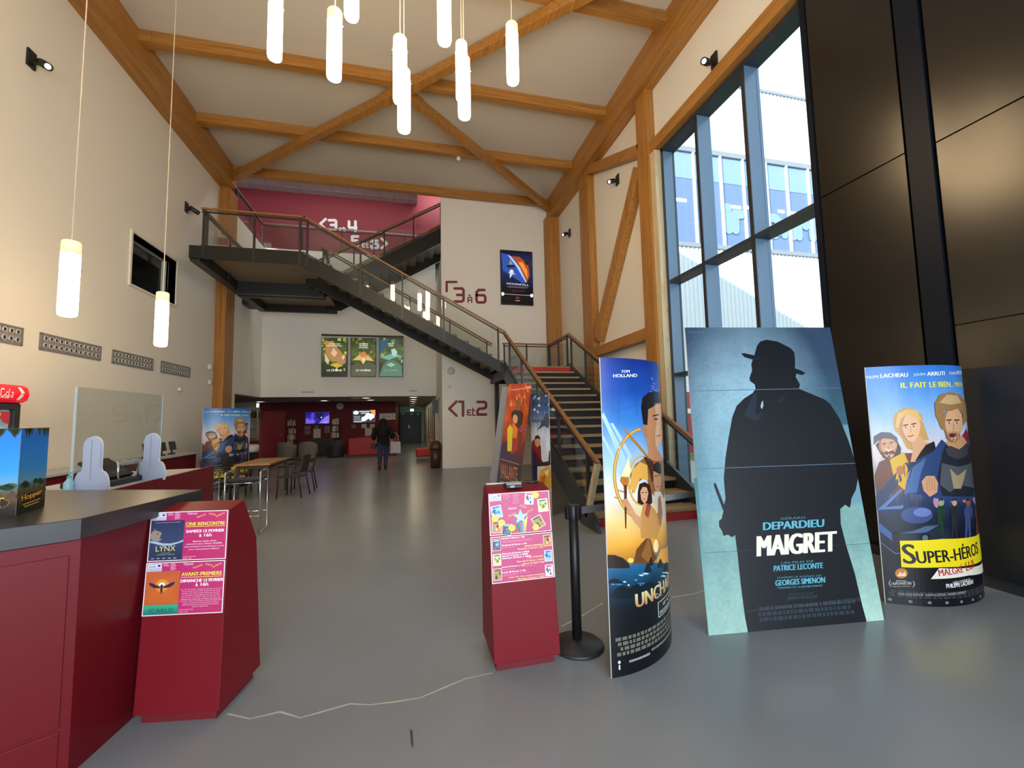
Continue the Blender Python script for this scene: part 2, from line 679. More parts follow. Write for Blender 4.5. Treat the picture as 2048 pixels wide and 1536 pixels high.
mb = MB().box(XL - T, XR + .3, -4.4, YP + .12, ZC, ZC + .3)
struct('ceiling', mb, CEIL)

# far wall over the lounge opening, side wall, parapet
mb = MB().box(XS, 1.0, YF, YF + .2, ZS, ZPAR)
struct('wall_far', mb, WALL)
mb = MB().box(XS - .25, XS, 14.05, 14.25, 0, ZS).box(XS - .25, XS, 14.05, YF + .2, ZS, ZPAR)
struct('wall_side', mb, WALL)
mb = MB().box(-9.6, 1.1, YP + .02, YP + .12, ZC + .3, 10.8).box(.23, 6, YP + .02, YP + .12, 10.8, 12.2).box(1.1, 6, YP + .12, YP + .2, 9.3, 10.8).box(6, 6.1, YP + .02, 18.7, 7.5, 12.3)
struct('wall_gable', mb, WALL)
# upper foyer
mb = MB().box(-9.6, XS - .25, 14.05, 18.3, 7.5, 7.8).box(-9.6, 6, YF + .2, 21.5, 7.5, 7.8).box(1.35, 6, YP + .13, YF + .2, 7.5, 7.8)
struct('floor_upper', mb, mat('grey_carpet', (.12, .11, .11), .9))
mb = MB().box(-9.6, .33, 18, 18.2, 7.8, 10.8).box(.33, 6, 18.5, 18.7, 7.8, 12.2).box(.23, .33, YP + .12, 18.5, 10.91, 12.2).box(-9.6, -9.5, 14.05, 18, 7.8, 10.8)
struct('wall_foyer', mb, CRED)
mb = MB().box(-9.6, .33, YP + .12, 21.5, 10.8, 10.9).box(.23, 6, YP + .02, 21.5, 12.2, 12.3)
ft = struct('ceiling_upper', mb, mat('ceiling_tiles', (.62, .60, .60), .8))
mb = MB()
for i in range(17): mb.box(-9.6 + .6 * i, -9.58 + .6 * i, YP + .2, 18, 10.792, 10.8)
for i in range(8): mb.box(-9.6, .33, 14 + .6 * i, 14.02 + .6 * i, 10.792, 10.8)
mb.build('tile_joints', mat('tile_joint', (.4, .38, .38), .8), ft)
area('foyer_lamp_light', (-3.5, 17.0, 10.7), (0, .35, -1), 7, .5, 8, (1, .95, .95))
area('stairwell_fill_light', (-2.2, 14.9, 10.75), (0, .55, -1), 5, .4, 60, (1, .97, .93))  # added fill light without a fixture, brightens the parapet and landing
area('corridor_lamp_light', (1.4, 17.2, 11.9), (0, .6, -1), 1.6, .4, 40, (1, .95, .95))

# lounge under the far wall
RX0, RX1, YRED, YEND = onY(517, 860, 21).x, onY(791, 860, 21).x, 21.0, 30.5
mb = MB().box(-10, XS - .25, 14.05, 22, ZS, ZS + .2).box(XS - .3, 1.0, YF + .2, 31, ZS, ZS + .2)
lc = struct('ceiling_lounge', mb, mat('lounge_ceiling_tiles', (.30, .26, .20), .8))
mb = MB()
for i in range(9): mb.box(-10, 1, YF + .3 + 1.2 * i, YF + .315 + 1.2 * i, ZS - .004, ZS)
for i in range(9): mb.box(-9.5 + 1.2 * i, -9.485 + 1.2 * i, YF + .3, 30, ZS - .004, ZS)
mb.build('tile_joints', mat('dark_tile_joint', (.10, .09, .07), .8), lc)
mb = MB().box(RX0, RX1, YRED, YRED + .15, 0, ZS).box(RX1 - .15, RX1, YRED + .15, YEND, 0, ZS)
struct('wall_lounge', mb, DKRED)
mb = MB().box(-10, RX0, YRED - .5, YRED - .35, 0, ZS).box(-10, -9.9, 14, YRED, 0, ZS).box(-10, XS - .25, 13.9, 14.05, 0, ZS + .2)
struct('wall_lounge_left', mb, mat('ivory_paint', (.62, .57, .47), .7))
mb = MB().box(1.0, 1.15, YF, YEND, 0, ZS).box(RX1 - .1, 1.2, YEND, YEND + .15, 0, ZS)
struct('wall_corridor', mb, WALL)
d0, d1 = onY(798, 855, YEND - .05), onY(843, 855, YEND - .05)
mb = MB().box(d0.x, d1.x, YEND - .06, YEND - .01, 0, onY(820, 825, YEND).z)
door = struct('door_1', mb, mat('black_door', (.012, .011, .010), .4))
MB().box((d0.x + d1.x) / 2 - .01, (d0.x + d1.x) / 2 + .01, YEND - .065, YEND - .06, 0, 2.1).build('meeting_gap', BLKP, door)
a = onY(818, 853, YEND - .08)
MB().box(a.x - .05, a.x + .05, YEND - .09, YEND - .06, a.z - .12, a.z + .1).build('handle', ALU, door)
a = onY(829, 843, YEND - .08)
MB().box(a.x - .2, a.x + .2, YEND - .08, YEND - .065, a.z - .14, a.z + .14).build('notice', mat('dull_paper', (.2, .19, .14), .7), door)
for x in (806, 823, 836):
    a = onY(x, 828, YEND - .08)
    MB().box(a.x - .1, a.x + .1, YEND - .1, YEND - .06, a.z - .03, a.z + .03).build('door_closer', ALU, door)
# flush red door in the lounge wall
a, b = onY(519, 860, YRED - .03), onY(570, 860, YRED - .03)
mb = MB().box(a.x, b.x, YRED - .035, YRED - .003, .01, onY(545, 822, YRED).z)
door2 = struct('door_2', mb, mat('dark_red_door', (.20, .006, .010), .5))
h = onY(562, 869, YRED - .1)
MB().tube([(h.x, YRED - .04, h.z), (h.x, YRED - .1, h.z), (h.x - .14, YRED - .1, h.z)], .012, 8).build('handle', STEEL, door2)
MB().box(h.x - .02, h.x + .02, YRED - .045, YRED - .035, h.z - .12, h.z + .05).build('handle_plate', STEEL, door2)
# corridor side windows and door frame (dark openings in the right-hand wall)
mb = MB()
for y0, y1, z0, z1 in ((17.3, 18.0, .1, 2.15), (18.6, 19.3, .25, 2.15), (20.2, 20.9, .5, 2.15), (22.5, 23.2, .5, 2.15)):
    mb.box(.985, 1.0, y0, y1, z0, z1)
struct('trim_1', mb, mat('dark_brown_opening', (.035, .018, .012), .4))
mb = MB()
for y0, y1 in ((14.0, 14.06), (14.9, 14.96)): mb.box(.975, 1.0, y0, y1, 0, 2.2)
mb.box(.975, 1.0, 14.0, 14.96, 2.2, 2.26)
struct('trim_2', mb, mat('grey_door_lining', (.38, .35, .3), .6))

# ------------------------------------------------------------------ right wall: tall window, dark panels, timber lining
GX = 5.14
YW0, YW1 = 3.95, 7.17
zt, zlo = 4.15, onX(1346, 747, 4.95).z
ym1, ym2 = 5.01, 6.09
mb = MB()
for y in (YW0, YW1 - .06): mb.box(4.93, GX + .06, y, y + .06, 0, 6.87)
mb.box(4.93, GX + .06, YW0, YW1, 6.80, 6.87).box(4.93, GX + .06, YW0, YW1, 0, .08)
fr = struct('window_3', mb, FRAME)
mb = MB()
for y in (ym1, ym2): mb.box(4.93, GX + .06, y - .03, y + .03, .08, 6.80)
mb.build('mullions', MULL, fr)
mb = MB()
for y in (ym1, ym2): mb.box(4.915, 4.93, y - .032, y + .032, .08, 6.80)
mb.build('dark_mullion_faces', BLK, fr)  # thin strips keep the room-side faces dark beside the sky-lit sides
MB().box(4.94, GX, YW1 - .075, YW1 - .06, .08, 6.8).build('sky_lit_jamb_face', MULL, fr)  # thin sheet painted with the same sky-lit blue
mb = MB()
for z in (zt, zlo): mb.box(4.93, GX + .06, YW0 + .06, YW1 - .06, z - .06, z)
mb.build('transoms', FRAME, fr)
for y0, y1 in ((YW0 + .06, ym1 - .03), (ym1 + .03, ym2 - .03), (ym2 + .03, YW1 - .06)):
    MB().box(GX, GX + .012, y0, y1, .08, 6.8).build('pane', GLASS, fr)

mb = MB().box(4.92, XR + .3, -4.2, YW0, 0, 9.0)
dw = struct('wall_panels', mb, DKPANEL)
mb = MB()
mb.box(4.885, 4.92, 3.02, 3.92, .12, 4.13).box(4.885, 4.92, 3.02, 3.92, 4.145, 9)
mb.box(4.885, 4.92, -3, 2.76, .12, 2.30).box(4.885, 4.92, -3, 2.76, 2.315, 4.07).box(4.885, 4.92, -3, 2.76, 4.085, 9)
mb.build('cladding_panels', DKPANEL, dw)
mb = MB().box(4.87, 4.92, 2.79, 2.99, .0, 9).box(4.87, 4.95, 3.93, 4.0, 0, 9)
mb.build('upright_strips', DKSTRIP, dw)
mb = MB().box(4.83, 4.885, -3, 2.72, .11, onX(1965, 735, 4.85).z)
mb.build('lower_board', mat('black_board', (.006, .006, .007), .5), dw)
mb = MB().box(4.86, 4.92, -3, 3.93, 0, .1)
struct('baseboard_right', mb, mat('dark_base', (.02, .022, .028), .35))

# ------------------------------------------------------------------ outside the window
YB = 15.5
mb = MB().box(5.3, 60, -12, YB, -.35, -.1)
struct('ground_outside', mb, mat('worn_grass', (.16, .22, .07), .9, var=.5, vscale=1.2))
mb = MB().box(6.5, 9.5, -6, 14.2, -.1, -.08)
struct('path_outside', mb, mat('pale_paving', (.42, .42, .40), .9))
zs0, zs1 = onY(1352, 487, YB).z, onY(1345, 293, YB).z
zr0, zr1 = -.1, onY(1380, 783, YB).z
ztop = onY(1510, 181, YB).z


def corrug(x0, x1, z0, z1, y, p=.21, d=.045):
    mb = MB()
    x = x0
    pts = []
    while x < x1:
        pts += [(x, y), (x + p * .35, y), (x + p * .5, y - d), (x + p * .85, y - d)]
        x += p
    vs = [(a, b, z) for a, b in pts for z in (z0, z1)]
    return mb.add(vs, [(2 * i, 2 * i + 2, 2 * i + 3, 2 * i + 1) for i in range(len(pts) - 1)])


bl = thing('building', 'white corrugated cinema wing with a strip of windows, seen outside the tall window', 'building', (16, YB, -.1))
MB().box(5.6, 42, YB + .1, YB + 8, -.1, ztop).build('wall', mat('white_cladding', (.78, .80, .82), .5), bl)
corrug(5.6, 42, zr1 + .15, zs0, YB + .06).build('lower_cladding', MATS['white_cladding'], bl)
corrug(5.6, 42, zs1, ztop, YB + .06).build('upper_cladding', MATS['white_cladding'], bl)
MB().box(5.6, 42, YB - .02, YB + .1, ztop, ztop + .12).box(5.6, 42, YB - .02, YB + .1, zs1 - .12, zs1 + .1).box(5.6, 42, YB - .03, YB + .1, zs0 - .08, zs0 + .1).build('flashing', mat('grey_flashing', (.32, .35, .40), .4), bl)
MB().box(5.6, 42, YB + .02, YB + .1, -.1, zr1).build('red_base', mat('red_cladding', (.40, .035, .04), .5), bl)
zz = onY(1382, 822, YB).z
MB().box(5.6, 42, YB - .01, YB + .02, zz - .1, zz + .1).box(5.6, 42, YB - .01, YB + .04, zr1 - .02, zr1 + .15).build('white_band', MATS['white_cladding'], bl)
wd = MB().box(5.6, 42, YB + .075, YB + .095, zs0 + .1, zs1 - .12).build('window_strip', mat('blue_window_glass', (.18, .27, .50), .25, spec=.5), bl)
MB().box(5.6, 42, YB + .06, YB + .078, zs1 - 1.35, zs1 - .16).build('blind_band', mat('pale_blue_blind', (.30, .44, .62), .5), wd)
mb = MB()
x = onY(1448, 400, YB).x
dx = onY(1583, 400, YB).x - onY(1540, 400, YB).x
xs = [onY(1390, 380, YB).x - 3 * dx * k / 2 for k in range(4)] + [onY(px, 400, YB).x for px in (1445, 1490, 1536, 1577, 1620)] + [onY(1620, 400, YB).x + dx * k for k in range(1, 14)]
for x in xs: mb.box(x - .05, x + .05, YB - .03, YB + .08, zs0 + .1, zs1 - .12)
mb.build('window_bars', mat('pale_bar', (.62, .66, .70), .4), wd)
for pxa, pxb, py in ((1348, 1373, 398), (1447, 1482, 411), (1490, 1500, 414), (1557, 1569, 422), (1576, 1600, 425), (1620, 1634, 429)):
    a, b = onY(pxa, py, YB + .05), onY(pxb, py + 3, YB + .05)
    MB().box(a.x, b.x, YB + .05, YB + .07, a.z - .06, a.z + .06).build('lamp_reflection', mat('lamp_reflection_glow', (.9, .85, .75), .5, emit=(1, .9, .75), estr=3), wd)  # glowing bars stand in for lamps reflected in the window strip
_n = [0]
def ext_stroke(pts, wdt):
    mb = MB()
    q = [onY(1330 + x / 6.0235, 280 + y / 6.0235, YB + .05) for x, y in pts]
    for p in stroke_poly([(v.x, v.z) for v in q], wdt):
        _n[0] += 1
        mb.prism([(a, YB + .05 - .004 * (_n[0] % 9), b) for a, b in p], (0, .02, 0))
    mb.build('window_letter', mat('pale_lettering', (.30, .45, .62), .5), wd)
for s_ in ([(722, 885), (755, 885), (770, 1080)], [(752, 815), (753, 825)], [(850, 1085), (840, 895), (915, 900)],
           [(1262, 940), (1330, 945), (1362, 985), (1362, 1110), (1330, 1140), (1275, 1140)], [(1440, 1140), (1432, 1000)],
           [(1550, 1160), (1542, 970)], [(1615, 1165), (1602, 975), (1680, 980), (1690, 1040)], [(1780, 1180), (1770, 1000), (1865, 1005)], [(1775, 1090), (1868, 1094)], [(1865, 1195), (1862, 1010)]):
    ext_stroke(s_, .42)

# ------------------------------------------------------------------ timber frame
ZB = 8.42
def timber(name, label, p, q, w_, h_, m, up=(0, 0, 1), cat='beam', group=None):
    o = MB().bar(p, q, w_, h_, up).build(name, m, bevel=.006)
    return tag(o, label, cat, group)

tag(MB().box(XL, -4.95, -4.1, YP + .05, ZB, ZC).build('glulam_beam', WY, bevel=.006), 'long timber roof beam running along the top of the left wall', 'beam')
tag(MB().box(4.62, XR, -4.1, YP, 8.3, ZC).build('glulam_beam', WY, bevel=.006), 'long timber roof beam running along the top of the right wall above the window', 'beam')
# timber columns
tag(MB().box(XL + .005, -5.235, YP, 14.04, 0, ZB).box(-5.23, -5.1, YP + .0, 14.04, 0, ZB).build('timber_column', WZ), 'timber column at the far end of the left wall, beside the hanging stair landing', 'column')
tag(MB().box(4.5, 4.74, YP - .34, YP - .02, 0, 8.3).box(4.745, XR - .002, YP - .34, YP - .02, 0, 8.3).build('timber_column', WZ), 'timber column in the far right corner behind the stair landing', 'column')
tag(MB().box(4.75, XR - .002, 10.28, 10.88, 0, 8.3).build('timber_column', WZ), 'timber column in the middle of the right wall, above the stair rail', 'column')
tag(MB().box(4.75, XR - .01, 7.35, 7.74, 0, 8.3).build('timber_column', WZ, bevel=.004), 'timber column just left of the tall window, reaching the roof beam', 'column')
tag(MB().box(4.80, 5.2, 7.172, 7.345, 0, 6.87).build('window_post', PALE, bevel=.004), 'timber post tinted pale as if window-lit, standing at the left edge of the tall window', 'post')
# purlins across the hall
PY = [13.315, 11.12, 8.9, 6.43, 4.42, 2.18]
PN = ['crosswise timber purlin nearest the far wall, above the red upper wall', 'second crosswise timber purlin from the far wall', 'third crosswise timber purlin, running through the knot of the diagonal braces behind the lamps',
      'fourth crosswise timber purlin from the far wall, only its right end showing at the top', 'fifth crosswise timber purlin, over the viewer', 'sixth crosswise timber purlin, over the viewer']
for y, n in zip(PY[:4], PN):
    t = MB().box(-4.95, 4.62, y - .09, y + .09, 8.76, 8.995).build('timber_purlin', WX, bevel=.006)
    tag(t, n, 'beam', 'crosswise purlins under the ceiling')
    for x in (-4.95, 4.41): MB().box(x, x + .21, y - .105, y + .105, 8.757, 8.98).build('joint_block', WX, t)
KN = Vector((-.15, 8.9, 8.65))
for (p, n) in (((-4.94, 13.25, 8.65), 'diagonal timber ceiling brace from the lamps to the left column'), ((4.61, 13.15, 8.65), 'diagonal timber ceiling brace from the lamps to the far right corner'), ((4.61, 4.5, 8.65), 'diagonal timber ceiling brace running from the lamps to the near right, at the top')):
    d = (Vector(p) - KN).normalized()
    b = MB().bar(KN + d * .2, p, .17, .2).build('ceiling_brace', WY, bevel=.006)
    tag(b, n, 'beam', 'diagonal ceiling braces')
    MB().bar(KN + d * .18, KN + d * .55, .2, .21).build('joint_block', WY, b)
    MB().bar(Vector(p) - d * .55, Vector(p) - d * .05, .2, .21).build('joint_block', WY, b)
# members in front of the right wall
timber('wall_brace', 'slanting timber brace on the right wall between the two upright posts', (4.84, 10.1, 3.55), (4.84, 7.78, 6.85), .2, .28, WZ, (0, 1, 0))
timber('wall_rail', 'timber member joining the right roof beam to the window post, upper of two', (4.84, 10.25, 8.28), (4.84, 7.72, 7.2), .18, .24, WY)
timber('wall_rail', 'level timber member low on the right wall beside the stair, lower of two', (4.84, 10.3, 3.22), (4.84, 7.72, 3.22), .18, .24, WY)
tag(MB().box(4.80, 5.2, 2.0, 7.345, 6.88, 7.12).build('window_lintel', WY, bevel=.004), 'timber lintel running above the tall window', 'beam')
# ------------------------------------------------------------------ stairs
def pane(parent, a, b, h0, h1, t=.012, axis=None):
    """glass sheet standing on the line a-b, from h0 to h1 above it"""
    a, b = Vector(a), Vector(b)
    d = (b - a)
    n = Vector((-d.y, d.x, 0)).normalized() * t / 2
    z0, z1 = Vector((0, 0, h0)), Vector((0, 0, h1))
    MB().hexa([a - n + z0, b - n + z0, b + n + z0, a + n + z0], [a - n + z1, b - n + z1, b + n + z1, a + n + z1]).build('glass_pane', BALGL, parent)


def balustrade(parent, pts, posts, h=.92, rail=OAKR, pw=.045, base=.06, wr=.06):
    """pts: base line corners; posts: per run, the fractions where an upright stands"""
    up = Vector((0, 0, h))
    mb = MB()
    for a, b in zip(pts, pts[1:]):
        a, b = Vector(a), Vector(b)
        d = (b - a).normalized() * .03
        mb.bar(a + up - d * .9, b + up + d * .9, wr, .045)
    mb.build('handrail', rail, parent, bevel=.006)
    mb = MB()
    for a, b in zip(pts, pts[1:]):
        mb.bar(Vector(a) + up * .94 - Vector((0, 0, .02)), Vector(b) + up * .94 - Vector((0, 0, .02)), .04, .03)
        mb.bar(Vector(a) + Vector((0, 0, base)), Vector(b) + Vector((0, 0, base)), .03, .025)
    mb.build('rail_bars', BLK, parent)
    for (a, b), fr_ in zip(zip(pts, pts[1:]), posts):
        a, b = Vector(a), Vector(b)
        q = [a + (b - a) * t for t in fr_]
        for p in q:
            MB().box(p.x - pw / 2, p.x + pw / 2, p.y - pw / 2, p.y + pw / 2, p.z - .22, p.z + h - .02).build('post', BLK, parent)
        for p, r in zip(q, q[1:]):
            d = (r - p).normalized() * .05
            pane(parent, p + d, r - d, base + .03, h - .1)


TREADM = OAKX
SX0, SX1, SY0, RISE, RUN = 2.4, 4.3, 5.55, .17, .3235
NL = 17
LZ = NL * RISE                                     # first landing
LY = SY0 + (NL - 1) * RUN                          # 10.73
LB = 12.55                                         # its back edge
st = thing('staircase', 'wide staircase with wooden treads rising behind the standees to the first landing', 'staircase', (3.35, SY0, 0))
for n in range(1, NL):
    y = SY0 + (n - 1) * RUN
    MB().box(SX0 + .06, SX1 - .06, y - .02, y + RUN + .005, n * RISE - .045, n * RISE).build('tread', OAKX, st, bevel=.004)
mb = MB()
for n in range(2, NL): mb.box(SX0 + .06, SX1 - .06, SY0 + (n - 1) * RUN + .02, SY0 + (n - 1) * RUN + .03, (n - 1) * RISE, n * RISE - .045)
mb.build('riser_panels', mat('black_riser', (.006, .006, .006), .6), st)
MB().box(SX0 + .06, SX1 - .06, SY0 + .0, SY0 + .02, 0, RISE - .045).build('red_riser', mat('red_riser', (.42, .02, .012), .5), st)
MB().box(SX0 + .06, SX1 - .06, LY - .04, LY - .02, LZ - RISE, LZ - .03).build('red_riser', MATS['red_riser'], st)
for x in (SX0, SX1 - .05):
    mb = MB()
    lo, hi = .20, .12
    prof = [(x, SY0 - .32, 0), (x, SY0 + .25, 0), (x, LY + .05, LZ - .33), (x, LY + .05, LZ + .03), (x, LY - .05, LZ + .03), (x, SY0 - .1, RISE + .06)]
    mb.prism(prof, (.05, 0, 0)).build('stringer', mat('dark_slate_steel', (.035, .042, .05), .35), st)
MB().box(SX0, SX1, LY - .02, LB, LZ - .05, LZ).build('landing', OAKX, st)
mb = MB()
for y in (LY + .06, LB - .08): mb.box(SX0 - .02, SX1, y - .05, y + .05, LZ - .33, LZ - .05)
for x in (SX0, SX1 - .06): mb.box(x, x + .06, LY + .06, LB, LZ - .33, LZ + .02)
mb.build('landing_frame', BLK, st)
MB().box(2.5, 2.62, LB - .14, LB - .02, 0, LZ - .33).build('support_post', BLK, st)
MB().box(4.1, 4.22, LB - .14, LB - .02, 0, LZ - .33).build('support_post', BLK, st)
sl = RISE / RUN
A, B = Vector((SX0 + .03, SY0 - .3, -.0)), Vector((SX0 + .03, LY - .02, LZ))
A.z = B.z - (B.y - A.y) * sl
balustrade(st, [A, B], [(.06, .27, .48, .69, .9)], .9, base=.1)
p = A + Vector((0, 0, .9))
MB().bar(p, (SX0 + .03, SY0 + .10, .14), .06, .09, (0, 1, 0)).build('handrail_return', PALE, st)
A, B, C = Vector((SX1 - .02, SY0 - .15, 0)), Vector((SX1 - .02, LY + .1, LZ)), Vector((SX1 - .02, LB - .03, LZ))
A.z = B.z - (B.y - A.y) * sl
balustrade(st, [A, B], [(.0, .2, .4, .6, .8, .97)], .92, base=.1)
balustrade(st, [B, C, Vector((SX0 + .4, LB - .03, LZ))], [(.08, .5, .97), (.02, .5, .98)], .92)

# long flight across the room to the hanging landing
N2, R2H = 16, .1663
L2Z = LZ + N2 * R2H
BX = -2.49
RUN2 = (SX0 - BX) / (N2 - .0)
F2A, F2B = LY + .02, LB - .05
s2 = thing('staircase', 'long dark steel stair flight climbing left across the hall to the hanging landing', 'staircase', (0, F2A, LZ))
for n in range(1, N2):
    x = SX0 - (n - 1) * RUN2
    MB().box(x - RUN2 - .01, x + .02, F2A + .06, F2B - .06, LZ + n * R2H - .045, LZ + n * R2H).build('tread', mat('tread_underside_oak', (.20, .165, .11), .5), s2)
SLM = mat('riser_slat', (.24, .21, .16), .5)
mb = MB()
for n in range(1, N2 + 1):
    x = SX0 - (n - 1) * RUN2
    mb.box(x - .03, x - .01, F2A + .06, F2B - .06, LZ + (n - 1) * R2H + .01, LZ + n * R2H - .05)
mb.build('riser_slats', SLM, s2)
for y in (F2A, F2B - .06):
    prof = [(SX0 + .12, y, LZ + .02), (BX - .02, y, L2Z + .05), (-4.86, y, L2Z + .05), (-4.86, y, L2Z - .24), (BX - .16, y, L2Z - .24), (SX0 + .10, y, LZ - .26)]
    if y > F2A: prof[2], prof[3] = (BX - .3, y, L2Z + .05), (BX - .3, y, L2Z - .24)
    MB().prism(prof, (0, .06, 0)).build('stringer', mat('dark_brown_steel', (.016, .0145, .012), .4, spec=.35), s2)
H2B = 15.5
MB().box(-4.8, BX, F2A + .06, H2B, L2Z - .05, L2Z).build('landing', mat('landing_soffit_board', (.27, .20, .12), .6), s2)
mb = MB()
for y in (13.05, 13.35): mb.box(-4.75, BX + .05, y - .05, y + .05, L2Z - .38, L2Z - .05)
mb.box(-4.75, BX + .05, H2B - .1, H2B, L2Z - .3, L2Z + .02).box(-4.86, -4.66, F2A + .06, H2B, L2Z - .3, L2Z - .05).box(BX - .1, BX, F2B, 13.6, L2Z - .3, L2Z)
for y in (13.05, 13.35): mb.box(-4.75, BX + .05, y - .09, y + .09, L2Z - .40, L2Z - .38)
mb.box(-5.11, -4.86, 14.6, 15.2, L2Z - .3, L2Z - .05)
mb.build('landing_beams', BLK, s2)
k = -R2H / RUN2
lo_, hi_ = Vector((SX0 + .02, F2A + .02, LZ)), Vector((BX + .02, F2A + .02, L2Z))
le = Vector((-4.62, F2A + .02, L2Z))
balustrade(s2, [lo_, hi_, le], [(.03, .32, .53, .735, .985), (.04, .5, .985)], .94, wr=.05)
balustrade(s2, [le, Vector((-4.62, H2B - .05, L2Z))], [(.05, .33, .66, .98)], .94, wr=.05)
lo_, hi_ = Vector((SX0 + .02, F2B - .03, LZ)), Vector((BX + .1, F2B - .03, L2Z))
balustrade(s2, [lo_, hi_, Vector((BX + .1, 13.55, L2Z))], [(.03, .26, .5, .74, .97), (.2, .8)], .9, wr=.045)

# upper flight from the hanging landing to the red foyer
N3, R3H, RUN3 = 13, 2.25 / 13, .312
F3A, F3B, X3 = 13.6, 15.4, -2.62
s3 = thing('staircase', 'upper stair flight climbing right from the hanging landing, in front of the red wall', 'staircase', (-.7, F3A, L2Z))
for n in range(1, N3):
    x = X3 + (n - 1) * RUN3
    MB().box(x - .02, x + RUN3 + .01, F3A + .06, F3B - .06, L2Z + n * R3H - .045, L2Z + n * R3H).build('tread', MATS['tread_underside_oak'], s3)
mb = MB()
for n in range(1, N3 + 1):
    x = X3 + (n - 1) * RUN3
    mb.box(x + .01, x + .03, F3A + .06, F3B - .06, L2Z + (n - 1) * R3H + .01, L2Z + n * R3H - .05)
mb.build('riser_slats', SLM, s3)
XE = X3 + (N3 - 1) * RUN3
for y in (F3A, F3B - .06):
    MB().prism([(X3 - .15, y, L2Z + .02), (X3 - .05, y, L2Z + .06), (XE, y, 7.85), (XE + .6, y, 7.85), (XE + .6, y, 7.5), (XE + .1, y, 7.42), (X3 + .3, y, L2Z - .2), (X3 - .15, y, L2Z - .2)], (0, .06, 0)).build('stringer', MATS['dark_brown_steel'], s3)
for y in (F3A + .03, F3B - .03):
    balustrade(s3, [Vector((X3 - .05, y, L2Z + .02)), Vector((XE, y, 7.82)), Vector((XE + .5, y, 7.82))], [(.02, .26, .5, .74, .97), (.5,)], .92, wr=.05)

# balustrade on the parapet of the foyer
pb = thing('balustrade', 'glass balustrade with glint-pale top rail on the parapet in front of the red foyer wall', 'railing', (-2, YF + .1, ZPAR))
RAILM = mat('glint_pale_rail', (.55, .53, .52), .25, metal=.8)  # glints on the dark rail are put into this pale colour
balustrade(pb, [Vector((XS - .1, 14.1, ZPAR)), Vector((XS - .1, YF + .1, ZPAR)), Vector((1.1, YF + .1, ZPAR))], [(.03, .5), (.0, .21, .43, .615, .80, .99)], .95, rail=RAILM, base=.03, wr=.05)

# ------------------------------------------------------------------ painted room signs
GL = {'3': [[(0, 1), (.85, 1), (1, .88), (1, .12), (.85, 0), (0, 0)], [(.3, .5), (1, .5)]],
      '6': [[(.9, 1), (.25, 1), (0, .8), (0, .15), (.15, 0), (.85, 0), (1, .12), (1, .46), (.85, .58), (0, .58)]],
      '1': [[(0, 1), (1, 1), (1, 0)]], '2': [[(0, 1), (.85, 1), (1, .88), (1, .6), (.85, .5), (.15, .45), (0, .3), (0, 0), (1, 0)]],
      '4': [[(0, 1), (0, .45), (.1, .38), (1, .38)], [(.9, 1), (.9, 0)]],
      '5': [[(1, 1), (0, 1), (0, .56), (.85, .56), (1, .45), (1, .12), (.85, 0), (0, 0)]],
      'E': [[(1, 0), (.1, 0), (0, .1), (0, .9), (.1, 1), (.9, 1)], [(0, .5), (.8, .5)]], 't': [[(.2, 1), (.2, .1), (.3, 0), (1, 0)], [(0, .7), (.9, .7)]],
      'À': [[(0, 0), (0, .9), (.1, 1), (.9, 1), (1, .9), (1, 0)], [(0, .45), (1, .45)], [(.25, 1.5), (.6, 1.3)]],
      '<': [[(1, 1), (0, .5), (1, 0)]], '>': [[(0, 1), (1, .5), (0, 0)]], 'r': [[(0, 0), (0, 1), (1, 1)]]}


def wall_sign(label, items, Y, m, group=None):
    mb = MB()
    n = 0
    for ch, x0, y0, x1, y1, w_ in items:
        for s in GL[ch]:
            q = [onY(x0 + (x1 - x0) * a, y1 + (y0 - y1) * b, Y) for a, b in s]
            for p in stroke_poly([(v.x, v.z) for v in q], w_):
                n += 1
                mb.prism([(a, Y, b) for a, b in p], (0, -.004 - .0006 * (n % 6), 0))
    return tag(mb.build('room_sign', m), label, 'sign', group)


SRED = mat('dark_red_vinyl', (.20, .012, .022), .5)
SWHT = mat('white_vinyl', (.85, .85, .85), .5)
wall_sign('dark red lettering "3 à 6" with corner bracket, high on the cream wall',
          [('r', 893.3, 564, 913, 582.7, .075), ('3', 909, 577, 927, 603, .085), ('À', 936, 595, 943.5, 605, .04), ('6', 953, 580, 970.5, 605, .085)], YP, SRED)
wall_sign('dark red direction lettering "< 1 et 2" low on the white wall under the stair',
          [('<', 898.5, 803, 913, 831.4, .085), ('1', 918.8, 803.5, 926, 831.4, .085), ('E', 935, 820, 942, 830, .04), ('t', 944.5, 816.4, 950, 830.6, .04), ('2', 955, 804, 972, 829, .085)], YP, SRED)
wall_sign('white lettering "< 3 et 4", upper line on the red foyer wall',
          [('<', 640.5, 438, 651.4, 458, .1), ('3', 658, 440.5, 672, 459.5, .11), ('E', 679, 456.5, 683.5, 461, .05), ('t', 686.5, 455, 690.5, 461.5, .05), ('4', 698, 443, 712.4, 463, .11)], 18, SWHT)
wall_sign('white lettering "5 et 6 >", lower line on the red foyer wall',
          [('5', 704.5, 473, 716, 491.5, .11), ('E', 724.8, 487, 729.5, 494.2, .05), ('t', 732.7, 486, 736.5, 494.6, .05), ('6', 742.5, 481.5, 756, 496, .11), ('>', 763, 477.5, 774, 496.3, .1)], 18, SWHT)
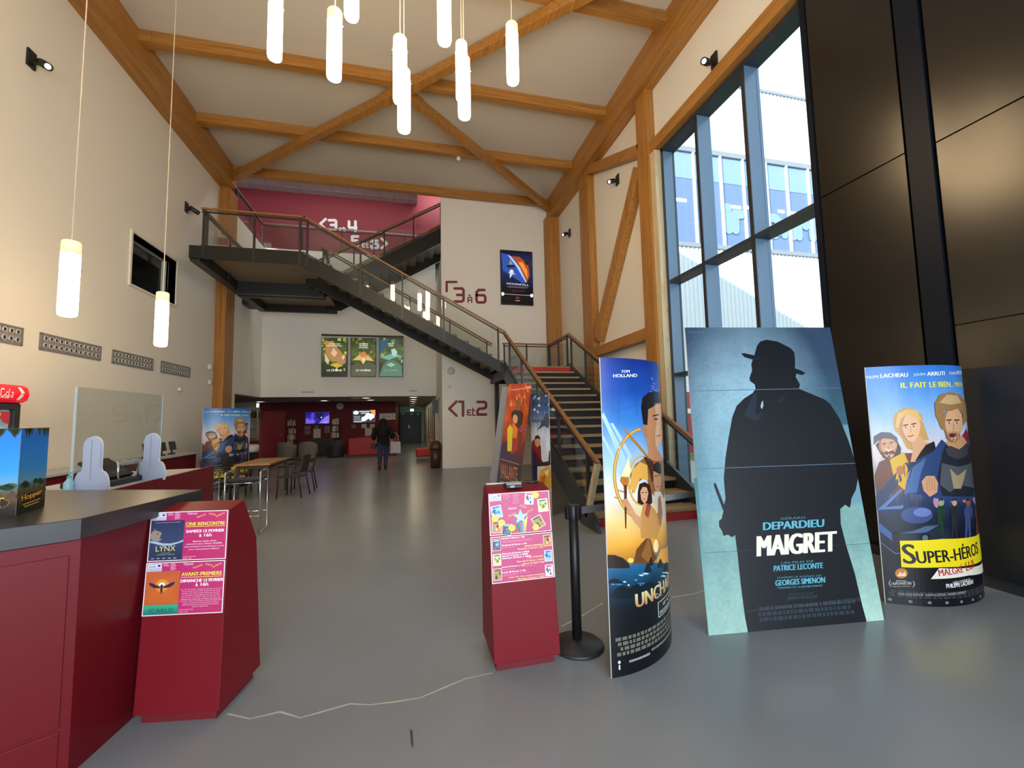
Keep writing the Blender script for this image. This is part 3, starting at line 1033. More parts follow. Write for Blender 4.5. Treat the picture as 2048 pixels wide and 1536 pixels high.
for (x0, x1, y), lb in (((603, 628, 784.6), 'tiny grey lettering over the left half of the lounge opening'), ((819, 835, 782), 'tiny grey lettering over the right half of the lounge opening')):
    mb = MB()
    x = x0
    while x < x1:
        a = onY(x, y, YF); b = onY(min(x1, x + 1.6), y, YF)
        mb.box(a.x, b.x - .012, YF - .004, YF, a.z - .03, a.z + .03 + .02 * random.random())
        x += 1.9
    tag(mb.build('small_lettering', mat('grey_vinyl', (.25, .22, .2), .6)), lb, 'sign')

# ------------------------------------------------------------------ pendant lamps
def tube_mat():
    m = bpy.data.materials.new('glowing_frosted_tube')
    m.use_nodes = True
    nt = m.node_tree
    b = nt.nodes['Principled BSDF']
    b.inputs['Base Color'].default_value = (.9, .85, .75, 1)
    b.inputs['Roughness'].default_value = .4
    b.inputs['Emission Color'].default_value = (1, .71, .39, 1)
    b.inputs['Emission Strength'].default_value = 19.
    return m


TUBE = tube_mat()
CAPM = mat('translucent_cap', (.85, .70, .5), .4, emit=(1, .62, .3), estr=.45)
CABLE = mat('pale_cable', (.75, .62, .45), .5)
PT = [(554, -8, 549, 118, 'glowing tube pendant lamp, leftmost of the cluster near the ceiling'),
      (668, 22, 668, 158, 'glowing tube pendant lamp, second from the left in the cluster near the ceiling'),
      (704, -95, 703, 37, 'glowing tube pendant lamp cut off by the top edge, left of cluster centre'),
      (800, 76, 800, 205, 'glowing tube pendant lamp in the middle of the cluster, upper of the two that overlap'),
      (806, 140, 808, 263, 'glowing tube pendant lamp in the middle of the cluster, hanging lowest of all the cluster'),
      (888, -45, 889, 86, 'glowing tube pendant lamp cut off by the top edge, right of cluster centre'),
      (922, 86, 924, 200, 'glowing tube pendant lamp half hidden behind another, in the right part of the cluster'),
      (926, 116, 929, 236, 'glowing tube pendant lamp in front of another one, in the right part of the cluster'),
      (1024, 49, 1026, 166, 'glowing tube pendant lamp, rightmost of the cluster near the ceiling'),
      (147, 484, 134, 633, 'glowing tube pendant lamp hanging low on the left, nearer of two over the counter'),
      (325, 585, 321, 693, 'glowing tube pendant lamp hanging low on the left, farther of two over the counter')]
LT = .82
for i, (x1, y1, x2, y2, lb) in enumerate(PT):
    a, b = ray(x1, y1), ray(x2, y2)
    ka, kb = a.z / math.hypot(a.x, a.y), b.z / math.hypot(b.x, b.y)
    r = LT / (ka - kb)
    hx, hy = b.x / math.hypot(b.x, b.y) * r, b.y / math.hypot(b.x, b.y) * r
    zb = EYE + kb * r
    if i == 0:
        lamp0 = thing('pendant_lamp', lb, 'lamp', (hx, hy, zb), group='tube pendant lamps')
        R_ = .08
        MB().lathe([(.0, .02), (.05, .0), (R_ - .006, .012), (R_, .04), (R_, LT - .14)], n=24).build('glowing_tube', TUBE, lamp0, True)
        MB().lathe([(R_, LT - .14), (R_, LT - .015), (R_ - .01, LT), (.0, LT)], n=24).build('cap', CAPM, lamp0, True)
        MB().tube([(-R_ - .015, 0, LT - .17), (R_ + .015, 0, LT - .17)], .006, 6).build('fixing_pin', STEEL, lamp0, True)
        c0 = MB().tube([(0, 0, 0), (0, 0, 1)], .006, 6).build('cable', CABLE, lamp0, True)
        lamp = lamp0
    else:
        lamp = copy_tree(lamp0)
        lamp['label'] = lb
        lamp.location = (hx, hy, zb)
    for ch in lamp.children:
        if ch.name.startswith('cable'):
            ch.location = (0, 0, LT)
            ch.scale = (1, 1, ZC - .002 - zb - LT)

# ------------------------------------------------------------------ wall spotlights
def spot(p, side, aim, lb, lit, proto=None):
    t = thing('wall_spotlight', lb, 'spotlight', p, group='black wall spotlights')
    s = side
    MB().box(*sorted((0, s * .03)), -.07, .07, -.13, .13).build('wall_plate', BLKP, t, True, .004)
    MB().bar((s * .02, 0, -.06), (s * .15, 0, -.05), .03, .03).build('arm', BLKP, t, True)
    d = Vector(aim).normalized()
    c = Vector((s * .17, 0, -.05))
    MB().lathe([(.0, -.1), (.052, -.1), (.056, -.08), (.056, .12), (.048, .12), (.045, .10), (0, .10)], c, 18, d).build('lamp_head', BLKP, t, True)
    MB().lathe([(.0, .103), (.038, .103)], c, 14, d).build('lens', mat('lit_lens' if lit else 'dark_lens', (.5, .45, .4), .2, emit=(1, .85, .7) if lit else None, estr=1.2), t, True)


spot(onX(60, 118, XL), 1, (.8, -.45, -.6), 'black spotlight on the left wall, nearest the viewer at upper left', True)
spot(onX(372, 415, XL), 1, (.9, .1, -.6), 'black spotlight on the left wall beside the hanging stair landing', False)
spot(onX(1430, 122, XR), -1, (-.9, -.5, -.45), 'black spotlight on the right wall just above the window lintel', True)
spot(onX(1236, 360, XR), -1, (-.9, -.4, -.5), 'black spotlight on the right wall between the post and the slanting brace', True)
spot(onX(1140, 466, XR), -1, (-.9, -.4, -.5), 'black spotlight on the right wall in the far corner, highest above the landing rail', True)

# ------------------------------------------------------------------ air vents with nozzles
VL = ['grey nozzle air vent cut off by the left edge', 'grey nozzle air vent on the left wall above the drinks fridge, second from left', 'grey nozzle air vent on the left wall, second from the column', 'grey nozzle air vent on the left wall, nearest the column']
GREYP = mat('grey_vent_plate', (.32, .315, .31), .45, metal=.2)
for i, (y0, y1) in enumerate(((6.13, 7.41), (7.70, 8.96), (9.285, 10.58), (10.87, 12.17))):
    if i == 0:
        v0 = thing('air_vent', VL[0], 'air vent', (XL, y0, 2.70), group='nozzle vents in a row on the left wall')
        L_ = 1.28
        MB().box(0, .012, 0, L_, 0, .26).build('plate', GREYP, v0, True)
        mb = MB()
        for a in ((0, L_, 0, .025), (0, L_, .235, .26), (0, .03, 0, .26), (L_ - .03, L_, 0, .26)): mb.box(0, .022, *a)
        mb.build('frame', mat('pale_vent_frame', (.30, .295, .29), .4, metal=.4), v0, True)
        n0 = MB().lathe([(.0, .012), (.022, .014), (.024, .03), (.034, .036), (.041, .03), (.045, .013)], (0, 0, 0), 14, (1, 0, 0)).build('nozzle', [mat('vent_nozzle', (.5, .49, .48), .4, metal=.2), BLKP], v0, True)
        for p in n0.data.polygons:
            if p.index < 28: p.material_index = 1
        for r in range(2):
            for c in range(12):
                o = n0 if (r, c) == (0, 0) else n0.copy()
                if o is not n0: COL.objects.link(o)
                o.parent = v0
                o.location = (0, .085 + c * .1, .075 + r * .108)
    else:
        v = copy_tree(v0)
        v.location = (XL, y0, 2.70)
        v['label'] = VL[i]

# small fittings
def fitting(name, lb, cat, p, ax, r, d, m):
    return tag(MB().lathe([(0, d), (r * .7, d), (r, d * .6), (r, 0)], p, 20, ax).build(name, m), lb, cat)


fitting('wall_speaker', 'small white round wall speaker with dark front, upper fitting by the left column', 'speaker', onX(418, 734, XL), (1, 0, 0), .09, .07, WHT)
fitting('wall_fitting', 'small white box on the left wall under the round speaker by the column', 'fitting', onX(418, 765, XL), (1, 0, 0), .07, .06, WHT)
fitting('wall_lamp', 'white double emergency lamp on the left wall near the column', 'lamp', onX(357, 779, XL), (1, 0, 0), .05, .06, WHT)
fitting('wall_speaker', 'round white wall speaker under the stair flight, above the "1 et 2" lettering', 'speaker', onY(902, 742, YP), (0, -1, 0), .12, .05, mat('off_white_plastic', (.55, .53, .5), .5))
fitting('smoke_detector', 'small white round detector under the wall speaker by the stair', 'detector', onY(899, 772, YP), (0, -1, 0), .06, .05, WHT)
q = onZ(917, 313, 8.76)
tag(MB().ball((q.x, q.y, ZC - .3), .06).tube([(q.x, q.y, ZC - .26), (q.x, q.y, ZC)], .012, 8).build('ceiling_sensor', WHT), 'small white ball sensor hanging from the ceiling between the braces', 'sensor')
# ------------------------------------------------------------------ standees
CARD = mat('white_card', (.70, .70, .70), .55)
GREYCARD = mat('grey_card', (.22, .22, .215), .6)


def lens(L, th, W, b, H):
    c, n = Vector((math.cos(th), math.sin(th), 0)), Vector((math.sin(th), -math.cos(th), 0))
    r = (W * W / 4 + b * b) / (2 * b)
    ph = math.asin(W / 2 / r)
    mid = Vector((L[0], L[1], 0)) + c * W / 2

    def fn(u, v, off=0.):
        a = -ph + 2 * ph * u
        return mid + c * ((r + off) * math.sin(a)) + n * ((r + off) * math.cos(a) - (r - b)) + Vector((0, 0, H * v))
    return fn


def lens_standee(label, L, th, W, b, bb, H, art, tracer=None, name='cardboard_standee'):
    th = math.radians(th)
    c = Vector((math.cos(th), math.sin(th), 0))
    mid = Vector((L[0], L[1], 0)) + c * W / 2
    fn = lens(L, th, W, b, H)
    t = thing(name, label, 'standee', mid)
    back = lens(Vector((L[0], L[1], 0)) + c * W, th + PI, W, bb, H)
    N = 28
    mb = MB()
    mb.add([fn(i / N, k, -.001) for i in range(N + 1) for k in (0, 1)], [(2 * i, 2 * i + 2, 2 * i + 3, 2 * i + 1) for i in range(N)], True)
    mb.add([fn(i / N, k, -.004) for i in range(N + 1) for k in (0, 1)], [(2 * i + 1, 2 * i + 3, 2 * i + 2, 2 * i) for i in range(N)], True)
    mb.bar(fn(0, 0), fn(0, 1), .004, .004, c).bar(fn(1, 0), fn(1, 1), .004, .004, c)
    mb.build('front_card', CARD, t)
    mb = MB()
    mb.add([back(i / N, k, -.001) for i in range(N + 1) for k in (0, 1)], [(2 * i, 2 * i + 2, 2 * i + 3, 2 * i + 1) for i in range(N)], True)
    mb.add([back(i / N, k, -.004) for i in range(N + 1) for k in (0, 1)], [(2 * i + 1, 2 * i + 3, 2 * i + 2, 2 * i) for i in range(N)], True)
    mb.build('back_card', CARD, t)
    A = Art(fn, W, H, .04, tracer or px_solver(fn))
    art(A)
    A.build('printed_front', PRINT, t)
    B = Art(back, W, H, .05)
    B.ramp(A.back, 0)
    B.build('printed_back', PRINT, t)
    return t


def quad_fn(bl, br, tr, tl):
    bl, br, tr, tl = map(Vector, (bl, br, tr, tl))
    n = (br - bl).cross(tl - bl).normalized()

    def fn(u, v, off=0.):
        return (bl * (1 - u) + br * u) * (1 - v) + (tl * (1 - u) + tr * u) * v + n * off
    return fn, n


# ------------------------------------------------------------------ foreground counter on the left
CZ = 1.125
A_, B_ = onZ(163, 1037, CZ), onZ(405, 979, CZ)
dl = Vector((-.85, -.53, 0)).normalized()
E_ = A_ + dl * 1.6
D_ = B_ + (onZ(40, 980, CZ) - B_).normalized() * 1.52
ct = thing('counter', 'red snack counter with a dark top, cut off by the left edge in the foreground', 'counter', (-2.2, 2.9, 0))
top = [A_, B_, D_, E_]
MB().prism([Vector((p.x, p.y, CZ - .095)) for p in top], (0, 0, .095)).build('countertop', TOPM, ct, bevel=.003)
k0 = Vector((A_.x, A_.y, 0)) + Vector((-.004, .012, 0))
k1 = k0 + (B_ - A_).normalized() * ((B_ - A_).length - .05) + Vector((-.07, 0, 0))
k3 = k0 + dl * 1.5
k2 = D_ + Vector((.12, -.06, 0))
bd = MB().prism([Vector((p.x, p.y, 0)) for p in (k0, k1, k2, k3)], (0, 0, CZ - .096)).build('body', RED, ct, bevel=.003)
nf = Vector((dl.y, -dl.x, 0))
if nf.dot(Vector((0, -1, 0))) < 0: nf = -nf
pa, pb = k0 + dl * .035, k0 + dl * 1.4
mb = MB()
for z0, z1 in ((.225, .965), (.03, .21)):
    mb.hexa([v + Vector((0, 0, z0)) for v in (pb + nf * .006, pa + nf * .006, pa, pb)], [v + Vector((0, 0, z1)) for v in (pb + nf * .006, pa + nf * .006, pa, pb)])
mb.build('front_panels', RED, ct, bevel=.002)

# folding display standing on the counter
h0, h1, h2 = onZ(31, 1031, CZ), onZ(88, 1012, CZ), None
h2 = h0 + Vector((-.26, -.05, 0))
HH = .42
hd = thing('counter_display', 'blue folded card display standing on the dark countertop at the left edge', 'display', (h0.x, h0.y, CZ))
MB().prism([h0, h1, h2], (0, 0, HH)).build('card_body', CARD, hd)

# ------------------------------------------------------------------ second counter behind
X2 = -2.25
c2 = thing('counter', 'red ticket counter behind the snack counter, with white signs and a till on it', 'counter', (-2.6, 4.8, 0))
MB().box(X2 - .03, X2, 3.78, 5.75, .38, 1.05).build('front_fascia', RED, c2, bevel=.003)
MB().box(X2 - .75, X2 - .03, 3.95, 5.70, 0, 1.0).build('body', RED, c2)
MB().box(X2 - .85, X2 - .03, 3.75, 5.72, 1.0, 1.03).build('countertop', mat('pale_grey_top', (.50, .51, .53), .35), c2, bevel=.003)
mb = MB()
for a in ((X2 - .62, X2 - .03, 3.74, 3.78, .94, 1.0), (X2 - .62, X2 - .03, 3.74, 3.78, .55, .6), (X2 - .62, X2 - .57, 3.74, 3.78, .6, .94), (X2 - .08, X2 - .03, 3.74, 3.78, .6, .94)): mb.box(*a)
dc = mb.build('display_frame', mat('bronze_frame', (.16, .15, .13), .4, metal=.5), c2)
MB().box(X2 - .57, X2 - .08, 3.76, 3.765, .6, .94).build('pane', GLASS, dc)
MB().box(X2 - .6, X2 - .05, 3.79, 3.94, .55, .58).build('case_shelf', ALU, c2)
for x in (-.48, -.38, -.27, -.18):
    o = MB().box(X2 + x - .03, X2 + x + .03, 3.82, 3.90, .60, .60 + .28 + .04 * random.random()).build('snack_box', mat('snack_%d' % int(-x * 100), random.choice([(.3, .05, .2), (.5, .45, .4), (.1, .12, .2)]), .3), c2)


def paddle(x, y, lb):
    mb = MB()
    P = []
    for k in range(11): P.append((.075 * math.cos(PI * k / 10), .36 + .075 * math.sin(PI * k / 10)))
    P = P[::1] + [(-.075, .19)] + [(-.085 - .06 * math.sin(PI / 2 * k / 6), .17 - .12 * (1 - math.cos(PI / 2 * k / 6))) for k in range(7)] + [(-.14, 0), (.14, 0)] + [(.085 + .06 * math.sin(PI / 2 * k / 6), .17 - .12 * (1 - math.cos(PI / 2 * k / 6))) for k in range(6, -1, -1)] + [(.075, .19)]
    t = thing('card_sign', lb, 'sign', (x, y, 1.031), rotz=-.35)
    mb.prism([(a, 0, b) for a, b in P], (0, .018, 0)).build('card', mat('pale_blue_card', (.48, .54, .72), .5), t, True)
    MB().box(-.002, .002, -.002, .0, .1, .41).build('fold_line', mat('fold_grey', (.3, .33, .42), .6), t, True)
    MB().prism([(a * 1.03, .0182, b * 1.01) for a, b in P], (0, .004, 0)).build('white_backing', WHT, t, True)
    MB().prism([(0, .022, .02), (0, .022, .3), (0, .12, .0), (0, .1, .0)], (.004, 0, 0)).build('easel_flap', CARD, t, True)


paddle(X2 - .13, 3.95, 'pale paddle-shaped card sign on the ticket counter, nearer of two')
paddle(X2 - .13, 4.72, 'pale paddle-shaped card sign on the ticket counter, farther of two, beside the till')
t = thing('sanitizer_bottle', 'clear pump bottle of blue sanitizer on the ticket counter', 'bottle', (X2 - .28, 3.98, 1.03))
MB().lathe([(.0, 0), (.03, 0), (.032, .01), (.032, .09), (.014, .115), (.014, .125)], n=16).build('bottle', mat('pale_blue_gel', (.35, .62, .70), .15), t, True)
MB().lathe([(.014, .125), (.014, .14), (.005, .142), (.005, .165), (0, .166)], n=12).bar((-.005, 0, .165), (.035, -.01, .162), .012, .01).build('pump', mat('cyan_pump', (.12, .5, .55), .35), t, True)
t = thing('till', 'black and silver till with a tilted screen on the ticket counter', 'till', (X2 - .38, 4.55, 1.03))
MB().prism([(.18, -.2, .0), (.18, .2, 0), (-.2, .2, 0), (-.2, -.2, 0)], (0, 0, .05)).build('base', BLKP, t, True, .01)
MB().prism([(.10, -.19, .05), (.13, -.19, .07), (-.08, -.19, .22), (-.1, -.19, .2)], (0, .36, 0)).build('screen', BLKP, t, True, .006)
MB().prism([(.132, -.17, .075), (-.072, -.17, .222), (-.075, -.17, .219), (.13, -.17, .073)], (0, .32, 0)).build('glass_face', mat('till_glass', (.05, .055, .05), .1), t, True)
MB().tube([(.16, -.12, 0), (.16, -.12, .17), (.14, -.1, .2), (.14, .14, .2), (.16, .17, .17), (.16, .17, 0)], .009, 8).build('chrome_loop', CHROME, t, True)
t = thing('acrylic_screen', 'clear acrylic protective sheet standing along the ticket counter', 'screen', (-2.62, 4.75, 1.03))
ACR = glass('acrylic_sheet', (.86, .89, .88), .02)
MB().box(-2.625, -2.617, 4.15, 5.36, 1.031, 1.868).build('sheet', ACR, t)
for y_ in (4.14, 5.36): MB().box(-2.63, -2.612, y_, y_ + .01, 1.031, 1.868).build('edge_strip', mat('acrylic_edge', (.5, .54, .52), .2), t)


# back counter along the wall, card terminals
t = thing('counter', 'low red back counter with a pale top along the left wall', 'counter', (-5.0, 9, 0))
MB().box(-5.33, -4.8, 6.75, 11.3, .0, .86).build('body', RED, t)
MB().box(-5.35, -4.76, 6.72, 11.32, .86, .90).build('countertop', MATS['pale_grey_top'], t, bevel=.003)
for i, (x, y, lb) in enumerate(((292, 911, 'small black terminal on the back counter, left of three'), (323, 909, 'small black terminal on the back counter, middle of three'), (343, 912, 'small black screen on the back counter, right of three'))):
    q = onX(x, y, -5.0)
    t = thing('card_terminal', lb, 'terminal', (q.x, q.y, .90), group='terminals on the back counter')
    MB().box(-.04, .04, -.07, .07, 0, .03).box(-.012, .012, -.02, .02, .03, .12).build('stand', BLKP, t, True, .004)
    MB().prism([(.04, -.12, .1), (.0, -.12, .28), (-.02, -.12, .275), (.02, -.12, .095)], (0, .24, 0)).build('screen', BLKP, t, True, .004)
# drinks fridge
q0 = 5.72
t = thing('drinks_fridge', 'black glass-door drinks fridge with a red lettered header at the left edge', 'fridge', (-5.0, 6.1, 0))
FX = -4.66
MB().box(-5.33, FX - .06, q0, 6.49, 0, 1.83).build('cabinet', BLKP, t)
mb = MB()
for a in ((q0, 6.49, 1.76, 1.83), (q0, 6.49, .1, .2), (q0, q0 + .05, .2, 1.76), (6.41, 6.49, .2, 1.76)): mb.box(FX - .06, FX, *a)
dr = mb.build('door', mat('fridge_door_frame', (.03, .03, .032), .3), t, bevel=.004)
MB().box(FX - .03, FX - .025, q0 + .05, 6.41, .2, 1.76).build('pane', GLASS, dr)
MB().box(FX, FX + .025, 6.425, 6.445, .9, 1.5).build('handle', STEEL, dr)
MB().box(FX - .059, FX - .055, q0 + .05, 6.41, .2, 1.76).build('lit_interior', mat('fridge_inside', (.32, .40, .40), .4, emit=(.7, .85, .85), estr=.12), t)
mb = MB()
for z in (.5, .85, 1.2, 1.5): mb.box(FX - .056, FX - .04, q0 + .05, 6.41, z, z + .02)
mb.build('shelves', WHT, t)
prof = [(FX - .2, 1.85), (FX - .02, 1.85), (FX + .03, 1.88), (FX + .05, 1.95), (FX + .03, 2.03), (FX - .02, 2.065), (FX - .2, 2.065)]
MB().prism([(a, q0, b) for a, b in prof], (0, 6.53 - q0, 0)).build('lit_header', mat('red_lit_header', (.5, .01, .02), .35, emit=(.8, .01, .03), estr=.35), t)
mb = MB().box(FX - .1, FX - .02, q0, 6.5, 1.83, 1.85)
mb.build('header_gap', BLKP, t)


def hfn(u, v, off=0.):
    z = 1.87 + .175 * v
    x = FX + .052 - .03 * abs(2 * v - 1) ** 2.2
    return Vector((x + off + .002, 5.72 + .8 * u, z))


A = Art(hfn, .8, .175, .03)
cs = 'FFFFFF'
for a in ([(.30, .72), (.22, .85), (.12, .8), (.06, .5), (.1, .2), (.2, .12), (.32, .25)], [(.36, .4), (.33, .2), (.4, .15), (.44, .35), (.38, .42)], [(.52, .4), (.46, .35), (.48, .15), (.56, .18)], [(.60, .4), (.56, .2), (.62, .16), (.66, .4), (.66, .16)]): A.stroke(a, .028, cs, 1, False)
A.text('Cola', (.52, .2), (.74, .2), .62, cs, 1)
A.build('header_lettering', PRINT, t)
A = Art(hfn, .8, .175, .03)
A.poly([(.83, .95), (.88, .95), (.92, .55), (.88, .5), (.87, .45), (.91, .42), (.87, .05), (.82, .05), (.85, .42), (.86, .55)], 'F6EFE8', 1, False)
A.build('header_wave', PRINT, t)
A = Art(lambda u, v, o=0: Vector((FX - .024 + o, 6.18 + .2 * u, 1.58 + .16 * v)), .2, .16)
A.poly([(.3, 1), (1, 1), (1, .05), (.6, .2), (.35, .6)], 'C8404A', 1, False)
A.ell(.22, .8, .2, .16, 'F0E4D8', 2, False)
A.build('door_sticker', PRINT, t)

# ------------------------------------------------------------------ red kiosks
def kiosk(label, o, rot, W, name='leaflet_kiosk', lean=0.):
    t = thing(name, label, 'kiosk', (o[0], o[1], 0))
    ex, ey = Vector((math.cos(rot), math.sin(rot), 0)), Vector((-math.sin(rot), math.cos(rot), 0))
    O = Vector((o[0], o[1], 0))
    P = lambda x, y, z: O + ex * (x - lean * z) + ey * y + Vector((0, 0, z))
    prof = [(0, .055), (.135, 1.055), (.285, 1.085), (.41, .83), (.41, .055)]
    MB().prism([P(0, y, z) for y, z in prof], ex * W).build('body', KRED, t, bevel=.003)
    MB().prism([P(.02, y, z) for y, z in ((.03, 0), (.03, .055), (.38, .055), (.38, 0))], ex * (W - .05)).build('toe_kick', mat('toe_kick_red', (.16, .008, .014), .5), t)
    sl_ = Vector((0, .135, 1.0)).normalized()
    nn = Vector((0, -1.0, .135)).normalized()

    def fn(x0, s0, w, h):
        def g(u, v, off=0.):
            x, s = x0 + w * u, s0 + h * v
            y, z = sl_.y * s + nn.y * (off + .002), .055 + sl_.z * s + nn.z * (off + .002)
            return P(x, y, z)
        return g
    return t, P, fn


KW = .425
k1, K1P, k1f = kiosk('red leaflet kiosk with two pink notices, wedged against the snack counter', (-1.385, 2.70), math.radians(-10), KW, lean=.055)
k2, K2P, k2f = kiosk('red leaflet kiosk with two pink notices, standing alone beside the black barrier post', (.497, 2.64), 0., KW)
MB().prism([K2P(-.004, .2, .86), K2P(-.004, .2, .97), K2P(-.004, .225, .97), K2P(-.004, .225, .86)], (.006, 0, 0)).build('slot', BLKP, k2)
# device lying on the kiosk
t = thing('scanner', 'small grey-topped black device lying on top of the lone kiosk', 'device', K2P(.19, .215, 1.075))
q = K2P(.19, .215, 1.077)
MB().box(q.x - .055, q.x + .055, q.y - .05, q.y + .05, 1.073, 1.095).build('casing', BLKP, t, bevel=.003)
MB().box(q.x - .052, q.x + .052, q.y - .047, q.y + .047, 1.0952, 1.103).build('lid', mat('pale_grey_plastic', (.42, .43, .44), .35), t, bevel=.003)
MB().box(q.x - .03, q.x + .0, q.y - .052, q.y - .05, 1.078, 1.09).build('window', mat('pale_grey_plastic', (.5, .5, .5), .3), t)
MB().tube([(q.x + .055, q.y + .02, 1.09), (q.x + .09, q.y + .03, 1.10), (q.x + .12, q.y + .01, 1.10), (q.x + .16, q.y - .0, 1.098), (q.x + .19, q.y + .03, 1.094)], [.006, .006, .012, .012, .008], 8).build('cable_plug', BLKP, t)
a, b = K2P(.02, .29, 1.0875), K2P(.36, .275, 1.0875)
tag(MB().hexa([a, b, b + Vector((0, .02, 0)), a + Vector((0, .02, 0))], [v + Vector((0, 0, .006)) for v in (a, b, b + Vector((0, .02, 0)), a + Vector((0, .02, 0)))]).build('paper_strip', CARD), 'thin white paper strip lying along the back top edge of the lone kiosk', 'paper')

# ------------------------------------------------------------------ barrier post with its belt
bp = onZ(1158, 1300, 0)
bp = Vector((1.10, 2.80, 0))
t = thing('barrier_post', 'black retractable-belt barrier post between the lone kiosk and a tall standee', 'barrier', bp)
MB().lathe([(.0, 0), (.175, 0), (.178, .012), (.165, .022), (.05, .045), (.036, .05), (.0, .05)], n=36).build('base', mat('black_rubber_base', (.022, .022, .024), .45), t, True)
MB().lathe([(.033, .045), (.033, .93), (0, .93)], n=24).build('pole', BLKP, t, True)
mb = MB().lathe([(.036, .83), (.036, .935), (.03, .94), (0, .94)], n=24)
for k in range(4):
    a = PI / 2 * k + .3
    d = Vector((math.cos(a), math.sin(a), 0))
    mb.bar(d * .05 + Vector((0, 0, .845)), d * .05 + Vector((0, 0, .925)), .03, .028, d)
mb.build('belt_head', BLKP, t, True, .003)
q = Vector((3.6, 4.4, .9))
p0 = bp + Vector((.05, .03, .885))
e = onY(1500, 971, 3.5)
mb = MB().bar(p0, e + Vector((0, 0, 0)), .003, .05)
mb.build('belt', mat('grey_belt', (.19, .20, .22), .7), t)
t = thing('barrier_post', 'second barrier post at the far end of the belt, hidden behind the largest standee', 'barrier', (e.x + .03, e.y + .03, 0))
MB().lathe([(.0, 0), (.175, 0), (.178, .012), (.165, .022), (.05, .045), (.036, .05), (0, .05)], n=36).build('base', MATS['black_rubber_base'], t, True)
MB().lathe([(.033, .045), (.033, e.z + .06), (0, e.z + .06)], n=24).build('pole', BLKP, t, True)
# ------------------------------------------------------------------ bar stools, table and chairs
BSEAT = mat('black_seat_leather', (.018, .018, .02), .4)


def stool(x, y, rz, lb):
    t = thing('bar_stool', lb, 'stool', (x, y, 0), rz, 'chrome bar stools')
    MB().box(-.2, .2, -.19, .19, .72, .76).build('seat', BSEAT, t, True, .012)
    for s in (-1, 1):
        X = .215 * s
        MB().tube([(X, -.2, .012), (X, -.2, .84), (X, -.17, .865), (X, .17, .865), (X, .2, .84), (X, .2, .012), (X, -.2, .012)], .012, 8).build('side_frame', CHROME, t, True)
    mb = MB()
    for yy in (-.17, .17): mb.tube([(-.215, yy, .71), (.215, yy, .71)], .011, 8)
    for yy in (-.2, .2): mb.tube([(-.215, yy, .25), (.215, yy, .25)], .011, 8)
    mb.build('cross_bars', CHROME, t, True)


stool(-2.26, 6.85, .06, 'chrome bar stool with black seat beside the ticket counter, right of two')
stool(-2.86, 6.75, .06, 'chrome bar stool with a black seat half hidden by the counters, left of two')

t = thing('table', 'small square wooden café table with four dark chairs round it', 'table', (-3.0, 10.1, 0))
TX0, TX1, TY0, TY1, TZ = -3.33, -2.69, 9.35, 10.75, .735
MB().box(TX0, TX1, TY0, TY1, TZ - .035, TZ).build('tabletop', wood('oak_table', 'B98A52', '9A6E3C', 1), t, bevel=.004)
DM = mat('dark_brown_metal', (.05, .04, .032), .45)
MB().box(TX0 + .04, TX1 - .04, TY0 + .04, TY1 - .04, TZ - .1, TZ - .036).build('apron', DM, t)
for x in (TX0 + .03, TX1 - .08):
    for y in (TY0 + .03, TY1 - .08): MB().box(x, x + .05, y, y + .05, 0, TZ - .036).build('leg', DM, t)
CHM = mat('dark_brown_plastic', (.030, .018, .014), .45)


def make_chair():
    t = thing('cafe_chair', '', 'chair', (0, 0, 0), group='dark armchairs round the café table')
    P = [(-.22, -.2, .44), (.22, -.2, .44), (.21, .2, .43), (-.21, .2, .43)]
    MB().hexa([(a, b, c - .025) for a, b, c in P], P).build('seat', CHM, t, True, .01)
    MB().hexa([(-.2, .19, .5), (.2, .19, .5), (.2, .215, .5), (-.2, .215, .5)], [(-.19, .27, .86), (.19, .27, .86), (.19, .295, .86), (-.19, .295, .86)]).build('backrest', CHM, t, True, .01)
    for s in (-1, 1):
        MB().tube([(s * .24, -.21, 0), (s * .23, -.19, .44), (s * .235, -.18, .64)], .014, 8).build('leg', CHM, t, True)
        MB().tube([(s * .22, .27, 0), (s * .205, .19, .44), (s * .19, .28, .82)], .014, 8).build('leg', CHM, t, True)
        MB().tube([(s * .235, -.19, .645), (s * .235, .0, .655), (s * .2, .23, .66)], .018, 8).build('armrest', CHM, t, True)
    return t


ch0 = make_chair()
for i, (x, y, rz, lb) in enumerate(((-2.37, 9.75, -PI / 2 - .15, 'dark brown armchair at the right side of the café table, nearest'), (-3.62, 9.45, PI / 2 + .3, 'dark brown armchair at the near left corner of the café table'),
                                    (-3.68, 10.6, PI / 2 + .1, 'dark brown armchair at the far left side of the café table'), (-2.36, 10.6, -PI / 2 + .1, 'dark brown armchair at the right side of the café table, farther one'))):
    o = ch0 if i == 0 else copy_tree(ch0)
    o.location = (x, y, 0)
    o.rotation_euler = (0, 0, rz)
    o['label'] = lb

# big popcorn bucket
t = thing('popcorn_bucket', 'giant black display bucket with a white rim beside the left column', 'bucket', (-4.22, 12.2, 0))
MB().lathe([(.0, 0), (.26, 0), (.38, .78), (.385, .80)], n=32).build('bucket', BLKP, t, True)
MB().lathe([(.385, .80), (.43, .80), (.44, .86), (.43, .97), (.40, .98), (.38, .93), (0, .9)], n=32).build('rim', mat('cream_rim', (.62, .60, .55), .45), t, True)
def bfn(u, v, off=0.):
    a = -2.15 + 1.1 * u
    z = .1 + .6 * v
    r = .26 + .12 * z / .78 + off + .002
    return Vector((-4.22 + r * math.cos(a), 12.2 + r * math.sin(a), z))
A = Art(bfn, .4, .6, .03)
A.text('R', (.15, .55), (.33, .55), .25, 'E8E8E8', 1)
A.text('PO', (-.35, .55), (.1, .55), .25, 'E8E8E8', 1)
A.build('lettering', PRINTM, t)

